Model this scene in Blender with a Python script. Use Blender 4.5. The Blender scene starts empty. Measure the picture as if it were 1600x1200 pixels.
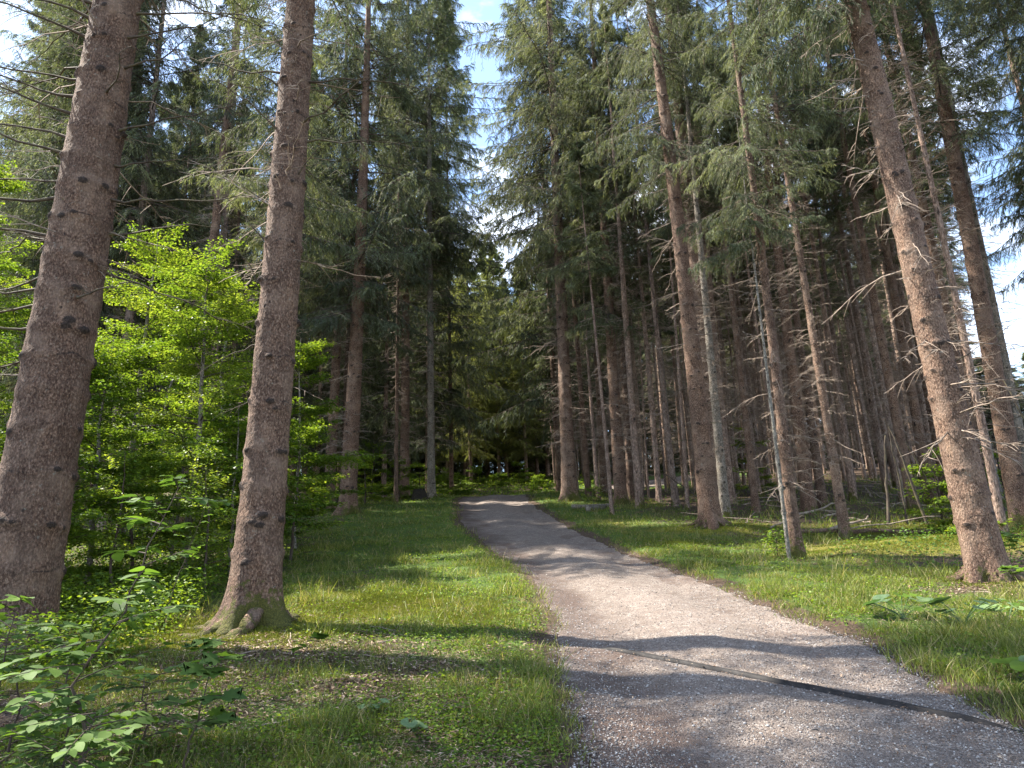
import bpy, math, numpy as np
from math import radians as R
# ------------------------------------------------------------------ camera, world, sun, exposure
sc = bpy.context.scene
COL = sc.collection
F = 1100.0; PITCH = R(15); ROLL = R(2.1); CAMZ = 1.6
cd = bpy.data.cameras.new('camera'); cam = bpy.data.objects.new('camera', cd); COL.objects.link(cam)
cam.location = (0, 0, CAMZ)
cd.sensor_fit = 'HORIZONTAL'; cd.sensor_width = 36; cd.lens = 36 * F / 1600
cd.clip_start = .05; cd.clip_end = 3000
from mathutils import Matrix, Vector
_f = Vector((0, math.cos(PITCH), math.sin(PITCH))); _r0 = Vector((1, 0, 0)); _u0 = Vector((0, -math.sin(PITCH), math.cos(PITCH)))
_r = _r0 * math.cos(ROLL) - _u0 * math.sin(ROLL); _u = _u0 * math.cos(ROLL) + _r0 * math.sin(ROLL)
cam.rotation_euler = Matrix((( _r.x, _u.x, -_f.x), (_r.y, _u.y, -_f.y), (_r.z, _u.z, -_f.z))).to_euler()
sc.camera = cam
SUN_EL = 54; SUN_AZ = -71            # azimuth measured from +Y (view direction), negative = to the left
wd = bpy.data.worlds.new('World'); sc.world = wd; wd.use_nodes = True
nt = wd.node_tree; nt.nodes.clear()
def N(nt, t, **k):
    n = nt.nodes.new(t)
    for a, b in k.items(): setattr(n, a, b)
    return n
wo = N(nt, 'ShaderNodeOutputWorld'); bg = N(nt, 'ShaderNodeBackground'); sky = N(nt, 'ShaderNodeTexSky', sky_type='NISHITA', sun_disc=False)
sky.sun_elevation = R(SUN_EL); sky.sun_rotation = R(SUN_AZ); sky.air_density = 1.0; sky.dust_density = .6
tc = N(nt, 'ShaderNodeTexCoord'); mp = N(nt, 'ShaderNodeMapping'); mp.inputs['Scale'].default_value = (1, 1, 2.2)
mp.inputs['Location'].default_value = (.35, .1, .2)
nz = N(nt, 'ShaderNodeTexNoise'); nz.inputs['Scale'].default_value = 2.6; nz.inputs['Detail'].default_value = 7; nz.inputs['Roughness'].default_value = .55
cr = N(nt, 'ShaderNodeValToRGB'); cr.color_ramp.elements[0].position = .51; cr.color_ramp.elements[1].position = .70
mx = N(nt, 'ShaderNodeMixRGB'); mx.inputs[2].default_value = (8.0, 8.3, 9.0, 1)
L = nt.links.new
L(tc.outputs['Generated'], mp.inputs[0]); L(mp.outputs[0], nz.inputs[0]); L(nz.outputs[0], cr.inputs[0]); L(cr.outputs[0], mx.inputs[0])
L(sky.outputs[0], mx.inputs[1]); L(mx.outputs[0], bg.inputs[0]); L(bg.outputs[0], wo.inputs[0])
bg.inputs[1].default_value = .115
sl = bpy.data.lights.new('sun', 'SUN'); sl.energy = 5.0; sl.angle = R(.53); sl.color = (1, .93, .82)
so = bpy.data.objects.new('sun', sl); COL.objects.link(so)
sd = Vector((math.sin(R(SUN_AZ)) * math.cos(R(SUN_EL)), math.cos(R(SUN_AZ)) * math.cos(R(SUN_EL)), math.sin(R(SUN_EL))))
so.rotation_euler = sd.to_track_quat('Z', 'Y').to_euler(); so.location = (-20, 10, 40)
sc.view_settings.view_transform = 'Standard'; sc.view_settings.look = 'None'; sc.view_settings.gamma = 1
sc.view_settings.exposure = 2.05
cy = sc.cycles; cy.max_bounces = 6; cy.diffuse_bounces = 4; cy.glossy_bounces = 2; cy.transmission_bounces = 4; cy.transparent_max_bounces = 4
cy.use_denoising = True; cy.sample_clamp_indirect = 6
rng = np.random.default_rng(7)

# ------------------------------------------------------------------ terrain
_ty = np.arange(-80, 420, .25)
_tz = np.interp(_ty, [-80, -20, -5, 0, 5, 10, 15, 20, 30, 34, 38, 42, 46, 50, 60, 75, 88, 120, 420],
                [-9, -2.4, -.65, 0, .7, 1.28, 1.95, 2.8, 4.6, 5.22, 5.55, 5.9, 6.6, 7.4, 9.2, 11.9, 13.2, 9, -5])
_k = np.exp(-np.linspace(-2, 2, 17) ** 2); _k /= _k.sum(); _tz = np.convolve(np.pad(_tz, 8, 'edge'), _k, 'valid')
RY = [-30, 0, 4, 4.8, 6, 7.2, 9.2, 11.9, 14.8, 17.5, 22, 29.4, 34, 38, 42, 46, 60]
RL = [-.2, .15, .25, .28, .31, .33, .36, .15, -.32, -.92, -1.74, -2.43, -2.6, -1.9, .3, 4, 16]
RY2 = [-30, 0, 4, 4.6, 5.7, 6.8, 8.7, 11.3, 14, 16.7, 21.2, 28.1, 34, 38, 42, 46, 60]
RR = [2.6, 2.9, 2.95, 2.95, 2.94, 3.05, 2.92, 2.66, 2.28, 1.87, 1.27, .59, .5, 1.6, 4.5, 8.5, 20]
def smooth(t): t = np.clip(t, 0, 1); return t * t * (3 - 2 * t)
_w = [(np.random.default_rng(i).normal(size=2), np.random.default_rng(i + 50).uniform(0, 6.28)) for i in range(14)]
def wob(x, y, s):
    v = 0
    for i, (d, p) in enumerate(_w):
        d = d / np.hypot(*d) * (1 + .23 * i); v = v + np.sin((d[0] * x + d[1] * y) * s + p) / (1 + .12 * i)
    return v / 5.0
def edge(x, y):   # signed distance into the verge, negative on the track
    n = .10 * wob(y * 1.7, x * .2, 1.0) + .05 * wob(y * 6, 3, 1) + .05 * wob(x * 9, y * 9, 1)
    return np.maximum(np.interp(y, RY, RL) - x, x - np.interp(y, RY2, RR)) + n
MOUNDS = [(-4.2, 7.9, -.10, 2.2), (-3.0, 8.3, .14, .7), (6.41, 10.04, -.02, 1.4), (7.3, 9.2, .18, .6), (4.75, 17.6, .12, 1.1), (-5.93, 24.9, .15, .8),
          (7.0, 13.3, .22, .7), (8.2, 13.6, .26, .8), (6.0, 13.0, .15, .6), (9.3, 13.2, .2, .7), (5.2, 17.2, .1, .8), (-1.6, 4.6, .05, .7)]
def H(x, y):
    x = np.asarray(x, float); y = np.asarray(y, float)
    z = np.interp(y, _ty, _tz); e = edge(x, y); s = smooth((e + .05) / .45)
    z = z + s * (.04 + .03 * wob(x, y, .9) + .028 * wob(x, y, 4.0) + .012 * wob(x, y, 9.0)) + .3 * smooth((e - 6) / 14) * wob(x, y, .22)
    z = z - .06 * smooth((x - np.interp(y, RY2, RR) - .6) / 1.5) * (y < 14)
    for mx_, my, h, r in MOUNDS: z = z + .7 * h * np.exp(-((x - mx_) ** 2 + (y - my) ** 2) / r ** 2)
    return z
def Hroad(x, y, flat=True):
    c = (np.interp(y, RY, RL) + np.interp(y, RY2, RR)) / 2
    t = (x - c) / 1.3
    z = np.interp(y, _ty, _tz) + .02 * wob(x, y, 1.0) * .4 + .04 * np.exp(-(t / .32) ** 2) - .03 * np.exp(-((np.abs(t) - .62) / .22) ** 2)
    z = z + .008 * wob(x, y, 3.1) + .003 * wob(x, y, 11)
    if flat:   # the drain bar is straight: the gravel is graded level along it
        q = (x - DA[0]) * DD[0] + (y - DA[1]) * DD[1]; d = np.abs((x - DA[0]) * DD[1] - (y - DA[1]) * DD[0]); qc = np.clip(q / DL, 0, 1)
        w = np.exp(-(d / .35) ** 2) * np.exp(-(np.clip(np.abs(q / DL - .5) - .5, 0, 1) * DL / .3) ** 2); z = z * (1 - w) + (ZA + (ZB - ZA) * qc) * w
    return z
DA = np.array([.62, 7.0]); DB = np.array([2.88, 4.42]); DL = float(np.linalg.norm(DB - DA)); DD = (DB - DA) / DL
ZA, ZB = float(Hroad(*DA, False)), float(Hroad(*DB, False)) + .0

# ------------------------------------------------------------------ mesh helpers
def mk(name, V, Fc, mats, midx=None, attrs=None, smooth_=False, parent=None, uvs=None):
    V = np.ascontiguousarray(V, np.float32); Fc = np.ascontiguousarray(Fc, np.int32); k = Fc.shape[1]
    me = bpy.data.meshes.new(name)
    me.vertices.add(len(V)); me.vertices.foreach_set('co', V.ravel())
    me.loops.add(Fc.size); me.loops.foreach_set('vertex_index', Fc.ravel())
    me.polygons.add(len(Fc)); me.polygons.foreach_set('loop_start', np.arange(0, Fc.size, k, dtype=np.int32))
    if midx is not None: me.polygons.foreach_set('material_index', np.ascontiguousarray(midx, np.int32))
    if smooth_: me.polygons.foreach_set('use_smooth', np.ones(len(Fc), bool))
    for m in mats: me.materials.append(m)
    for a, v in (attrs or {}).items():
        at = me.attributes.new(a, 'FLOAT', 'POINT'); at.data.foreach_set('value', np.ascontiguousarray(v, np.float32))
    me.update(calc_edges=True)
    o = bpy.data.objects.new(name, me); COL.objects.link(o); o.parent = parent
    return o
def unit(v): return v / np.maximum(np.linalg.norm(v, axis=-1, keepdims=True), 1e-9)
def inst(T, TF, P, D, U, S, W=None):
    """copies of template T (x = width, y = along, z = up) at P, pointing along D, face normal near U, sizes S (length), W (width)"""
    D = unit(D); X = unit(np.cross(D, U)); Z = np.cross(X, D); W = S if W is None else W
    V = P[:, None] + (T[None, :, 0:1] * W[:, None, None]) * X[:, None] + (T[None, :, 1:2] * S[:, None, None]) * D[:, None] + (T[None, :, 2:3] * S[:, None, None]) * Z[:, None]
    Fo = TF[None] + (np.arange(len(P)) * len(T))[:, None, None]
    return V.reshape(-1, 3), Fo.reshape(-1, 3)
def tubes(Pth, Rad, n=3):
    """Pth (N,K,3), Rad (N,K) -> tri tubes"""
    Pth = np.asarray(Pth, float); Rad = np.asarray(Rad, float); Nn, K, _ = Pth.shape
    T = np.gradient(Pth, axis=1); T = unit(T)
    ref = np.where(np.abs(T[..., 2:3]) > .9, np.array([1., 0, 0]), np.array([0, 0, 1.]))
    A = unit(np.cross(T, ref)); B = np.cross(T, A); th = np.arange(n) * 2 * math.pi / n
    V = Pth[:, :, None] + Rad[:, :, None, None] * (np.cos(th)[None, None, :, None] * A[:, :, None] + np.sin(th)[None, None, :, None] * B[:, :, None])
    idx = np.arange(Nn * K * n).reshape(Nn, K, n); a = idx[:, :-1]; b = idx[:, 1:]
    a2 = np.roll(a, -1, 2); b2 = np.roll(b, -1, 2)
    Fc = np.concatenate([np.stack([a, a2, b2], -1).reshape(-1, 3), np.stack([a, b2, b], -1).reshape(-1, 3)])
    return V.reshape(-1, 3), Fc
def join(parts):
    """parts: list of (V, F, material index, attr value or array) -> V, F, midx, attr"""
    Vs, Fs, Ms, As, o = [], [], [], [], 0
    for V, Fc, m, a in parts:
        Vs.append(V); Fs.append(Fc + o); Ms.append(np.full(len(Fc), m)); As.append(np.broadcast_to(a, (len(V),))); o += len(V)
    return np.concatenate(Vs), np.concatenate(Fs), np.concatenate(Ms), np.concatenate(As)
def grid_faces(nr, nc):
    i = np.arange(nr * nc).reshape(nr, nc)
    return np.stack([i[:-1, :-1], i[:-1, 1:], i[1:, 1:], i[1:, :-1]], -1).reshape(-1, 4)
def tag(o, label=None, cat=None, group=None, kind=None):
    for k, v in (('label', label), ('category', cat), ('group', group), ('kind', kind)):
        if v: o[k] = v
    return o
def empty(name, loc, rot=(0, 0, 0)):
    o = bpy.data.objects.new(name, None); COL.objects.link(o); o.location = loc; o.rotation_euler = rot; o.empty_display_size = .3
    return o

# ------------------------------------------------------------------ materials
def mat(name):
    m = bpy.data.materials.new(name); m.use_nodes = True; nt = m.node_tree; b = nt.nodes['Principled BSDF']
    b.inputs['Roughness'].default_value = .8; b.inputs['Specular IOR Level'].default_value = .3
    return m, nt, b
def noise(nt, src, scale, detail=5, rough=.6, sc3=None):
    if sc3:
        q = N(nt, 'ShaderNodeMapping'); q.inputs['Scale'].default_value = sc3; nt.links.new(src, q.inputs[0]); src = q.outputs[0]
    n = N(nt, 'ShaderNodeTexNoise'); n.inputs['Scale'].default_value = scale; n.inputs['Detail'].default_value = detail; n.inputs['Roughness'].default_value = rough
    nt.links.new(src, n.inputs['Vector']); return n.outputs[0]
def ramp(nt, src, stops):
    r = N(nt, 'ShaderNodeValToRGB'); e = r.color_ramp.elements
    while len(e) < len(stops): e.new(.5)
    for i, (p, c) in enumerate(stops):
        e[i].position = p; e[i].color = (c, c, c, 1) if isinstance(c, (int, float)) else (*c, 1)
    nt.links.new(src, r.inputs[0]); return r.outputs[0]
def mixc(nt, fac, a, b, mode='MIX'):
    m = N(nt, 'ShaderNodeMixRGB', blend_type=mode)
    for i, v in ((0, fac), (1, a), (2, b)):
        if isinstance(v, (int, float)): m.inputs[i].default_value = v
        elif isinstance(v, tuple): m.inputs[i].default_value = (*v, 1)
        else: nt.links.new(v, m.inputs[i])
    return m.outputs[0]
def attr(nt, name): a = N(nt, 'ShaderNodeAttribute'); a.attribute_name = name; return a.outputs['Fac']
def math_(nt, op, a, b=0.0):
    m = N(nt, 'ShaderNodeMath', operation=op)
    for i, v in ((0, a), (1, b)):
        if isinstance(v, (int, float)): m.inputs[i].default_value = v
        else: nt.links.new(v, m.inputs[i])
    return m.outputs[0]
def bump(nt, b, h, strength, dist, prev=None):
    n = N(nt, 'ShaderNodeBump'); n.inputs['Strength'].default_value = strength; n.inputs['Distance'].default_value = dist
    nt.links.new(h, n.inputs['Height'])
    if prev: nt.links.new(prev, n.inputs['Normal'])
    nt.links.new(n.outputs[0], b.inputs['Normal']); return n.outputs[0]
MOSS_A = (.045, .06, .012); MOSS_B = (.14, .15, .022)

def bark_mat(name, cdark, cmid, clight, fine=1.0):
    m, nt, b = mat(name); co = N(nt, 'ShaderNodeTexCoord').outputs['Object']
    n1 = noise(nt, co, 42 * fine, 5, .68, (1, 1, .62)); n2 = noise(nt, co, 3.2, 4, .6); n3 = noise(nt, co, 120 * fine, 3, .6)
    v = N(nt, 'ShaderNodeTexVoronoi', feature='F1'); v.inputs['Scale'].default_value = 34 * fine; v.inputs['Randomness'].default_value = 1
    q = N(nt, 'ShaderNodeMapping'); q.inputs['Scale'].default_value = (1, 1, .5)
    wv = mixc(nt, .05, co, N(nt, 'ShaderNodeTexNoise').outputs['Color'])
    nt.links.new(wv, q.inputs[0]); nt.links.new(q.outputs[0], v.inputs['Vector'])
    c = ramp(nt, n1, [(.36, cdark), (.5, cmid), (.68, clight)])
    c = mixc(nt, .55, c, mixc(nt, 1.0, c, ramp(nt, n3, [(.3, .55), (.7, 1.5)]), 'MULTIPLY'))
    c = mixc(nt, .75, c, mixc(nt, 1.0, c, ramp(nt, v.outputs['Distance'], [(.2, 1.15), (.62, .5)]), 'MULTIPLY'))
    c = mixc(nt, ramp(nt, n2, [(.45, 0.0), (.75, .55)]), c, clight)
    c = mixc(nt, 1.0, c, ramp(nt, noise(nt, co, 5, 5, .65, (1, 1, .3)), [(.3, (.62, .58, .56)), (.5, (1, 1, 1)), (.72, (1.25, 1.2, 1.12))]), 'MULTIPLY')
    lich = ramp(nt, noise(nt, co, 14, 4, .7), [(.64, 0.0), (.70, .75)])
    c = mixc(nt, lich, c, (.26, .26, .22))
    oi = N(nt, 'ShaderNodeObjectInfo').outputs['Random']
    c = mixc(nt, 1.0, c, ramp(nt, oi, [(0, (.78, .76, .76)), (.5, (1.05, .98, .93)), (1, (1.12, 1.12, 1.12))]), 'MULTIPLY')
    kn = ramp(nt, math_(nt, 'ADD', attr(nt, 'knot'), math_(nt, 'MULTIPLY', math_(nt, 'SUBTRACT', noise(nt, co, 38, 4, .7), .5), 1.1)), [(.40, 0.0), (.62, .95)]); c = mixc(nt, kn, c, ramp(nt, n1, [(.35, (.012, .009, .007)), (.65, (.055, .038, .03))]))
    mo = ramp(nt, math_(nt, 'ADD', attr(nt, 'moss'), math_(nt, 'MULTIPLY', math_(nt, 'SUBTRACT', noise(nt, co, 9, 6, .75), .5), 2.6)), [(.45, 0.0), (.62, 1.0)])
    mc = ramp(nt, noise(nt, co, 75, 6, .8), [(.36, (.03, .032, .008)), (.52, (.08, .08, .016)), (.68, (.17, .15, .03))])
    c = mixc(nt, mo, c, mc)
    nt.links.new(c, b.inputs['Base Color']); b.inputs['Roughness'].default_value = .88
    h = math_(nt, 'ADD', n1, math_(nt, 'MULTIPLY', v.outputs['Distance'], -.5))
    h = math_(nt, 'ADD', h, math_(nt, 'MULTIPLY', n3, .4))
    bump(nt, b, h, 1.0, .03); return m
BARK = bark_mat('spruce_bark', (.055, .031, .021), (.17, .105, .074), (.34, .255, .195), 1.35)
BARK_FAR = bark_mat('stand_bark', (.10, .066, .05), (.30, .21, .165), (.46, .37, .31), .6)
BARK_GREY = bark_mat('grey_bark', (.08, .075, .06), (.21, .19, .16), (.36, .34, .30))

def leaf_mat(name, stops, trans=.45, rough=.5, spec=.35, tmul=(1.0, 1.15, .45), var=True):
    m, nt, b = mat(name); c = ramp(nt, attr(nt, 'tint'), stops)
    if var:
        oi = N(nt, 'ShaderNodeObjectInfo').outputs['Random']
        c = mixc(nt, 1.0, c, ramp(nt, oi, [(0, (.85, .88, .95)), (1, (1.15, 1.08, .95))]), 'MULTIPLY')
    nt.links.new(c, b.inputs['Base Color']); b.inputs['Roughness'].default_value = rough; b.inputs['Specular IOR Level'].default_value = spec
    t = N(nt, 'ShaderNodeBsdfTranslucent'); nt.links.new(mixc(nt, 1.0, c, tmul, 'MULTIPLY'), t.inputs[0])
    x = N(nt, 'ShaderNodeMixShader'); x.inputs[0].default_value = trans
    nt.links.new(b.outputs[0], x.inputs[1]); nt.links.new(t.outputs[0], x.inputs[2]); nt.links.new(x.outputs[0], nt.nodes['Material Output'].inputs[0])
    return m
NEEDLE = leaf_mat('spruce_needles', [(0, (.05, .066, .042)), (.45, (.103, .132, .08)), (.8, (.20, .235, .145)), (1, (.34, .38, .24))], .38, .65, .15, (1.2, 1.15, .6))
BEECH = leaf_mat('broad_leaves', [(0, (.045, .095, .015)), (.5, (.11, .195, .022)), (1, (.26, .34, .06))], .5, .5, .25, (1.45, 1.3, .6))
MAPLE = leaf_mat('sapling_leaves', [(0, (.045, .085, .028)), (.5, (.085, .145, .04)), (1, (.14, .23, .05))], .4, .62, .15, (1.3, 1.4, .5))
BUTTER = leaf_mat('butterbur_leaves', [(0, (.09, .15, .07)), (1, (.17, .25, .11))], .35, .55, .3)
GRASS = leaf_mat('grass_blades', [(0, (.055, .075, .018)), (.5, (.145, .18, .036)), (.82, (.27, .31, .065)), (.9, (.36, .32, .14)), (1, (.34, .27, .17))], .4, .5, .3, (1.2, 1.15, .5), False)
def plain(name, stops, scale, rough=.85, bmp=0):
    m, nt, b = mat(name); co = N(nt, 'ShaderNodeTexCoord').outputs['Object']; n = noise(nt, co, scale, 5)
    nt.links.new(ramp(nt, n, stops), b.inputs['Base Color']); b.inputs['Roughness'].default_value = rough
    if bmp: bump(nt, b, n, .8, bmp)
    return m
TWIG = plain('dead_twig', [(.3, (.12, .09, .065)), (.55, (.27, .21, .165)), (.75, (.42, .36, .30))], 9)
BOUGH = plain('live_bough', [(.3, (.035, .026, .02)), (.55, (.085, .065, .05)), (.75, (.17, .14, .11))], 12)
DEADB = plain('mossy_dead_bough', [(.3, (.03, .022, .016)), (.5, (.075, .058, .042)), (.66, (.11, .10, .05)), (.8, (.2, .19, .11))], 7)
STEM = plain('sapling_stem', [(.3, (.035, .025, .02)), (.7, (.09, .065, .05))], 14)
MOSSM = plain('moss_cushion', [(.3, MOSS_A), (.7, MOSS_B)], 40, .95, .01)
def litter_mat():
    m, nt, b = mat('litter'); nt.links.new(ramp(nt, attr(nt, 'tint'), [(0, (.09, .05, .03)), (.5, (.22, .14, .09)), (1, (.42, .34, .25))]), b.inputs['Base Color']); return m
LITTER = litter_mat()
def ground_mat():
    m, nt, b = mat('forest_floor'); co = N(nt, 'ShaderNodeTexCoord').outputs['Object']
    soil = ramp(nt, noise(nt, co, 26, 6, .7), [(.3, (.03, .02, .014)), (.5, (.085, .055, .036)), (.7, (.17, .115, .075))])
    green = ramp(nt, noise(nt, co, 38, 6, .7), [(.3, (.03, .055, .01)), (.5, (.07, .12, .018)), (.72, (.14, .2, .035))])
    moss = ramp(nt, noise(nt, co, 30, 6, .75), [(.3, (.07, .07, .012)), (.5, (.16, .15, .022)), (.7, (.30, .26, .05))])
    gm = math_(nt, 'ADD', attr(nt, 'green'), math_(nt, 'MULTIPLY', math_(nt, 'SUBTRACT', noise(nt, co, 2.2, 6, .7), .5), 1.7))
    c = mixc(nt, ramp(nt, gm, [(.35, 0.0), (.62, 1.0)]), soil, green)
    mm = math_(nt, 'ADD', attr(nt, 'moss'), math_(nt, 'MULTIPLY', math_(nt, 'SUBTRACT', noise(nt, co, 3.0, 6, .75), .5), 1.7))
    c = mixc(nt, ramp(nt, mm, [(.5, 0.0), (.72, 1.0)]), c, moss)
    nt.links.new(c, b.inputs['Base Color']); b.inputs['Roughness'].default_value = .95
    h = math_(nt, 'ADD', noise(nt, co, 55, 6, .75), math_(nt, 'MULTIPLY', noise(nt, co, 9, 4), 1.5)); bump(nt, b, h, 1.0, .05)
    return m
GROUND = ground_mat()
def road_mat():
    m, nt, b = mat('gravel'); co = N(nt, 'ShaderNodeTexCoord').outputs['Object']
    v = N(nt, 'ShaderNodeTexVoronoi'); v.inputs['Scale'].default_value = 90; nt.links.new(co, v.inputs['Vector'])
    v2 = N(nt, 'ShaderNodeTexVoronoi'); v2.inputs['Scale'].default_value = 220; nt.links.new(co, v2.inputs['Vector'])
    sep = N(nt, 'ShaderNodeSeparateColor'); nt.links.new(v.outputs['Color'], sep.inputs[0])
    st = ramp(nt, sep.outputs[0], [(0, (.12, .09, .07)), (.5, (.27, .22, .185)), (1, (.50, .44, .39))])
    sep2 = N(nt, 'ShaderNodeSeparateColor'); nt.links.new(v2.outputs['Color'], sep2.inputs[0])
    st2 = ramp(nt, sep2.outputs[0], [(0, (.11, .08, .062)), (1, (.34, .275, .23))])
    c = mixc(nt, ramp(nt, noise(nt, co, 7, 5, .7), [(.4, 0.0), (.6, 1.0)]), st2, st)
    dirt = ramp(nt, noise(nt, co, 40, 5, .7), [(.3, (.07, .045, .035)), (.7, (.17, .115, .092))])
    dm = math_(nt, 'ADD', attr(nt, 'dirt'), math_(nt, 'MULTIPLY', math_(nt, 'SUBTRACT', noise(nt, co, 1.3, 6, .65), .5), 1.8))
    c = mixc(nt, ramp(nt, dm, [(.35, 0.0), (.8, .85)]), c, dirt)
    dk = ramp(nt, noise(nt, co, .9, 4, .6, (1, .5, 1)), [(.35, .8), (.65, 1.08)])
    c = mixc(nt, 1.0, c, dk, 'MULTIPLY')
    nt.links.new(c, b.inputs['Base Color']); b.inputs['Roughness'].default_value = .9
    h = math_(nt, 'ADD', math_(nt, 'MULTIPLY', v.outputs['Distance'], -1.0), math_(nt, 'MULTIPLY', v2.outputs['Distance'], -.5))
    bump(nt, b, h, 1.0, .02); return m
ROAD = road_mat()

# ------------------------------------------------------------------ ground and track
def axis(segs):
    out = []
    for a, b_, s in segs: out.append(np.arange(a, b_, s))
    return np.unique(np.round(np.concatenate(out + [[segs[-1][1]]]), 4))
gx = axis([(-200, -40, 8), (-40, -12, .8), (-12, -6, .25), (-6, 9, .1), (9, 14, .25), (14, 50, .8), (50, 200, 8)])
gy = axis([(-60, -6, 4), (-6, 2, .5), (2, 15, .1), (15, 30, .2), (30, 80, .8), (80, 400, 10)])
X, Y = np.meshgrid(gx, gy); e = edge(X, Y)
Z = H(X, Y) - .10 * (1 - smooth((e + .25) / .22))
blob = lambda lst: sum(a * np.exp(-((X - x) / rx) ** 2 - ((Y - y) / ry) ** 2) for x, y, rx, ry, a in lst)
moss = blob([(-1.3, 9.3, 1.0, .8, .75), (-3, 8.3, 1.1, .8, .8), (-4.6, 8.6, .8, 1.2, .6), (-2.2, 7.2, 1.2, .5, .45), (7.3, 13.5, 2.6, 1.3, .95), (7.0, 9.3, .9, .8, .7), (5, 17.5, 1.8, 1.2, .7), (2.6, 20, 1.0, 3, .5), (-5, 22, 3, 3, .3), (12, 22, 8, 6, .35)]) + .12
verge = np.exp(-(np.maximum(e, 0) / 3.2) ** 2)
green = .15 + .75 * verge * smooth((e - .05) / .4) - blob([(-2.6, 6.9, 1.5, .8, .6), (-.9, 5.9, .8, .6, .35), (6.3, 9.2, 1.2, .6, .3)]) + .25 * (X < -3) * (Y > 10)
g = mk('ground', np.stack([X, Y, Z], -1).reshape(-1, 3), grid_faces(len(gy), len(gx)), [GROUND], attrs={'moss': moss.ravel(), 'green': green.ravel()}, smooth_=True)
tag(g, kind='structure')
ry = axis([(-25, 2, .4), (2, 9, .025), (9, 18, .06), (18, 58, .25)])
rv = np.linspace(0, 1, 110)
xl = np.interp(ry, RY, RL) - .4; xr = np.interp(ry, RY2, RR) + .4
X = xl[:, None] + (xr - xl)[:, None] * rv; Y = np.repeat(ry[:, None], 110, 1); e = edge(X, Y)
Z = Hroad(X, Y) - .11 * smooth((e + .12) / .3)
ct = (X - (np.interp(Y, RY, RL) + np.interp(Y, RY2, RR)) / 2) / 1.3
dirt = np.clip(.12 + .38 * np.exp(-((np.abs(ct) - .6) / .17) ** 2) * (.7 + .5 * wob(X, Y, 1.4)) + .6 * np.exp(-((X - np.interp(Y, RY, RL) - .15) / .35) ** 2) + .25 * np.exp(-((X - np.interp(Y, RY2, RR) + .1) / .25) ** 2) + .25 * (Y < 5.2) * np.exp(-((X - .8) / .6) ** 2), 0, 1)
r = mk('gravel_track', np.stack([X, Y, Z], -1).reshape(-1, 3), grid_faces(len(ry), 110), [ROAD], attrs={'dirt': dirt.ravel()}, smooth_=True)
tag(r, kind='structure')

# loose stones
OCT = np.array([[1, 0, 0], [0, 1, 0], [-1, 0, 0], [0, -1, 0], [0, 0, .7], [0, 0, -.5]], float); OCTF = np.array([[0, 1, 4], [1, 2, 4], [2, 3, 4], [3, 0, 4], [1, 0, 5], [2, 1, 5], [3, 2, 5], [0, 3, 5]])
def scatter(n, y0, y1, x0f, x1f, p=2.0):
    """y density falls with distance"""
    u = rng.random(n); y = (y0 ** (1 - p) + u * (y1 ** (1 - p) - y0 ** (1 - p))) ** (1 / (1 - p)); a = x0f(y); b_ = x1f(y)
    return a + rng.random(n) * (b_ - a), y
x, y = scatter(60000, 3.4, 16, lambda y: np.interp(y, RY, RL) - .1, lambda y: np.interp(y, RY2, RR) + .25, 2.2)
e = edge(x, y); k = (rng.random(len(x)) < .35 + .65 * smooth((e + .7) / .5)) & (e < .04); x, y = x[k], y[k]; n = len(x)
s = rng.gamma(3, .0013, n) + .002
P = np.stack([x, y, Hroad(x, y) + s * .2 - .0 * x], -1)
D = rng.normal(size=(n, 3)) * [1, 1, .25]; U = np.tile([0, 0, 1.], (n, 1)) + rng.normal(size=(n, 3)) * .25
V, Fc = inst(OCT + rng.normal(size=OCT.shape) * .12, OCTF, P, D, U, s, s * rng.uniform(.5, 1, n))
m, nt_, b_ = mat('stones'); nt_.links.new(ramp(nt_, attr(nt_, 'tint'), [(0, (.09, .075, .065)), (.6, (.2, .175, .16)), (1, (.44, .41, .38))]), b_.inputs['Base Color'])
tag(mk('loose_gravel', V, Fc, [m], attrs={'tint': np.repeat(rng.random(n), 6)}), 'small loose grey stones strewn over the gravel track', 'gravel', kind='stuff')

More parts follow.
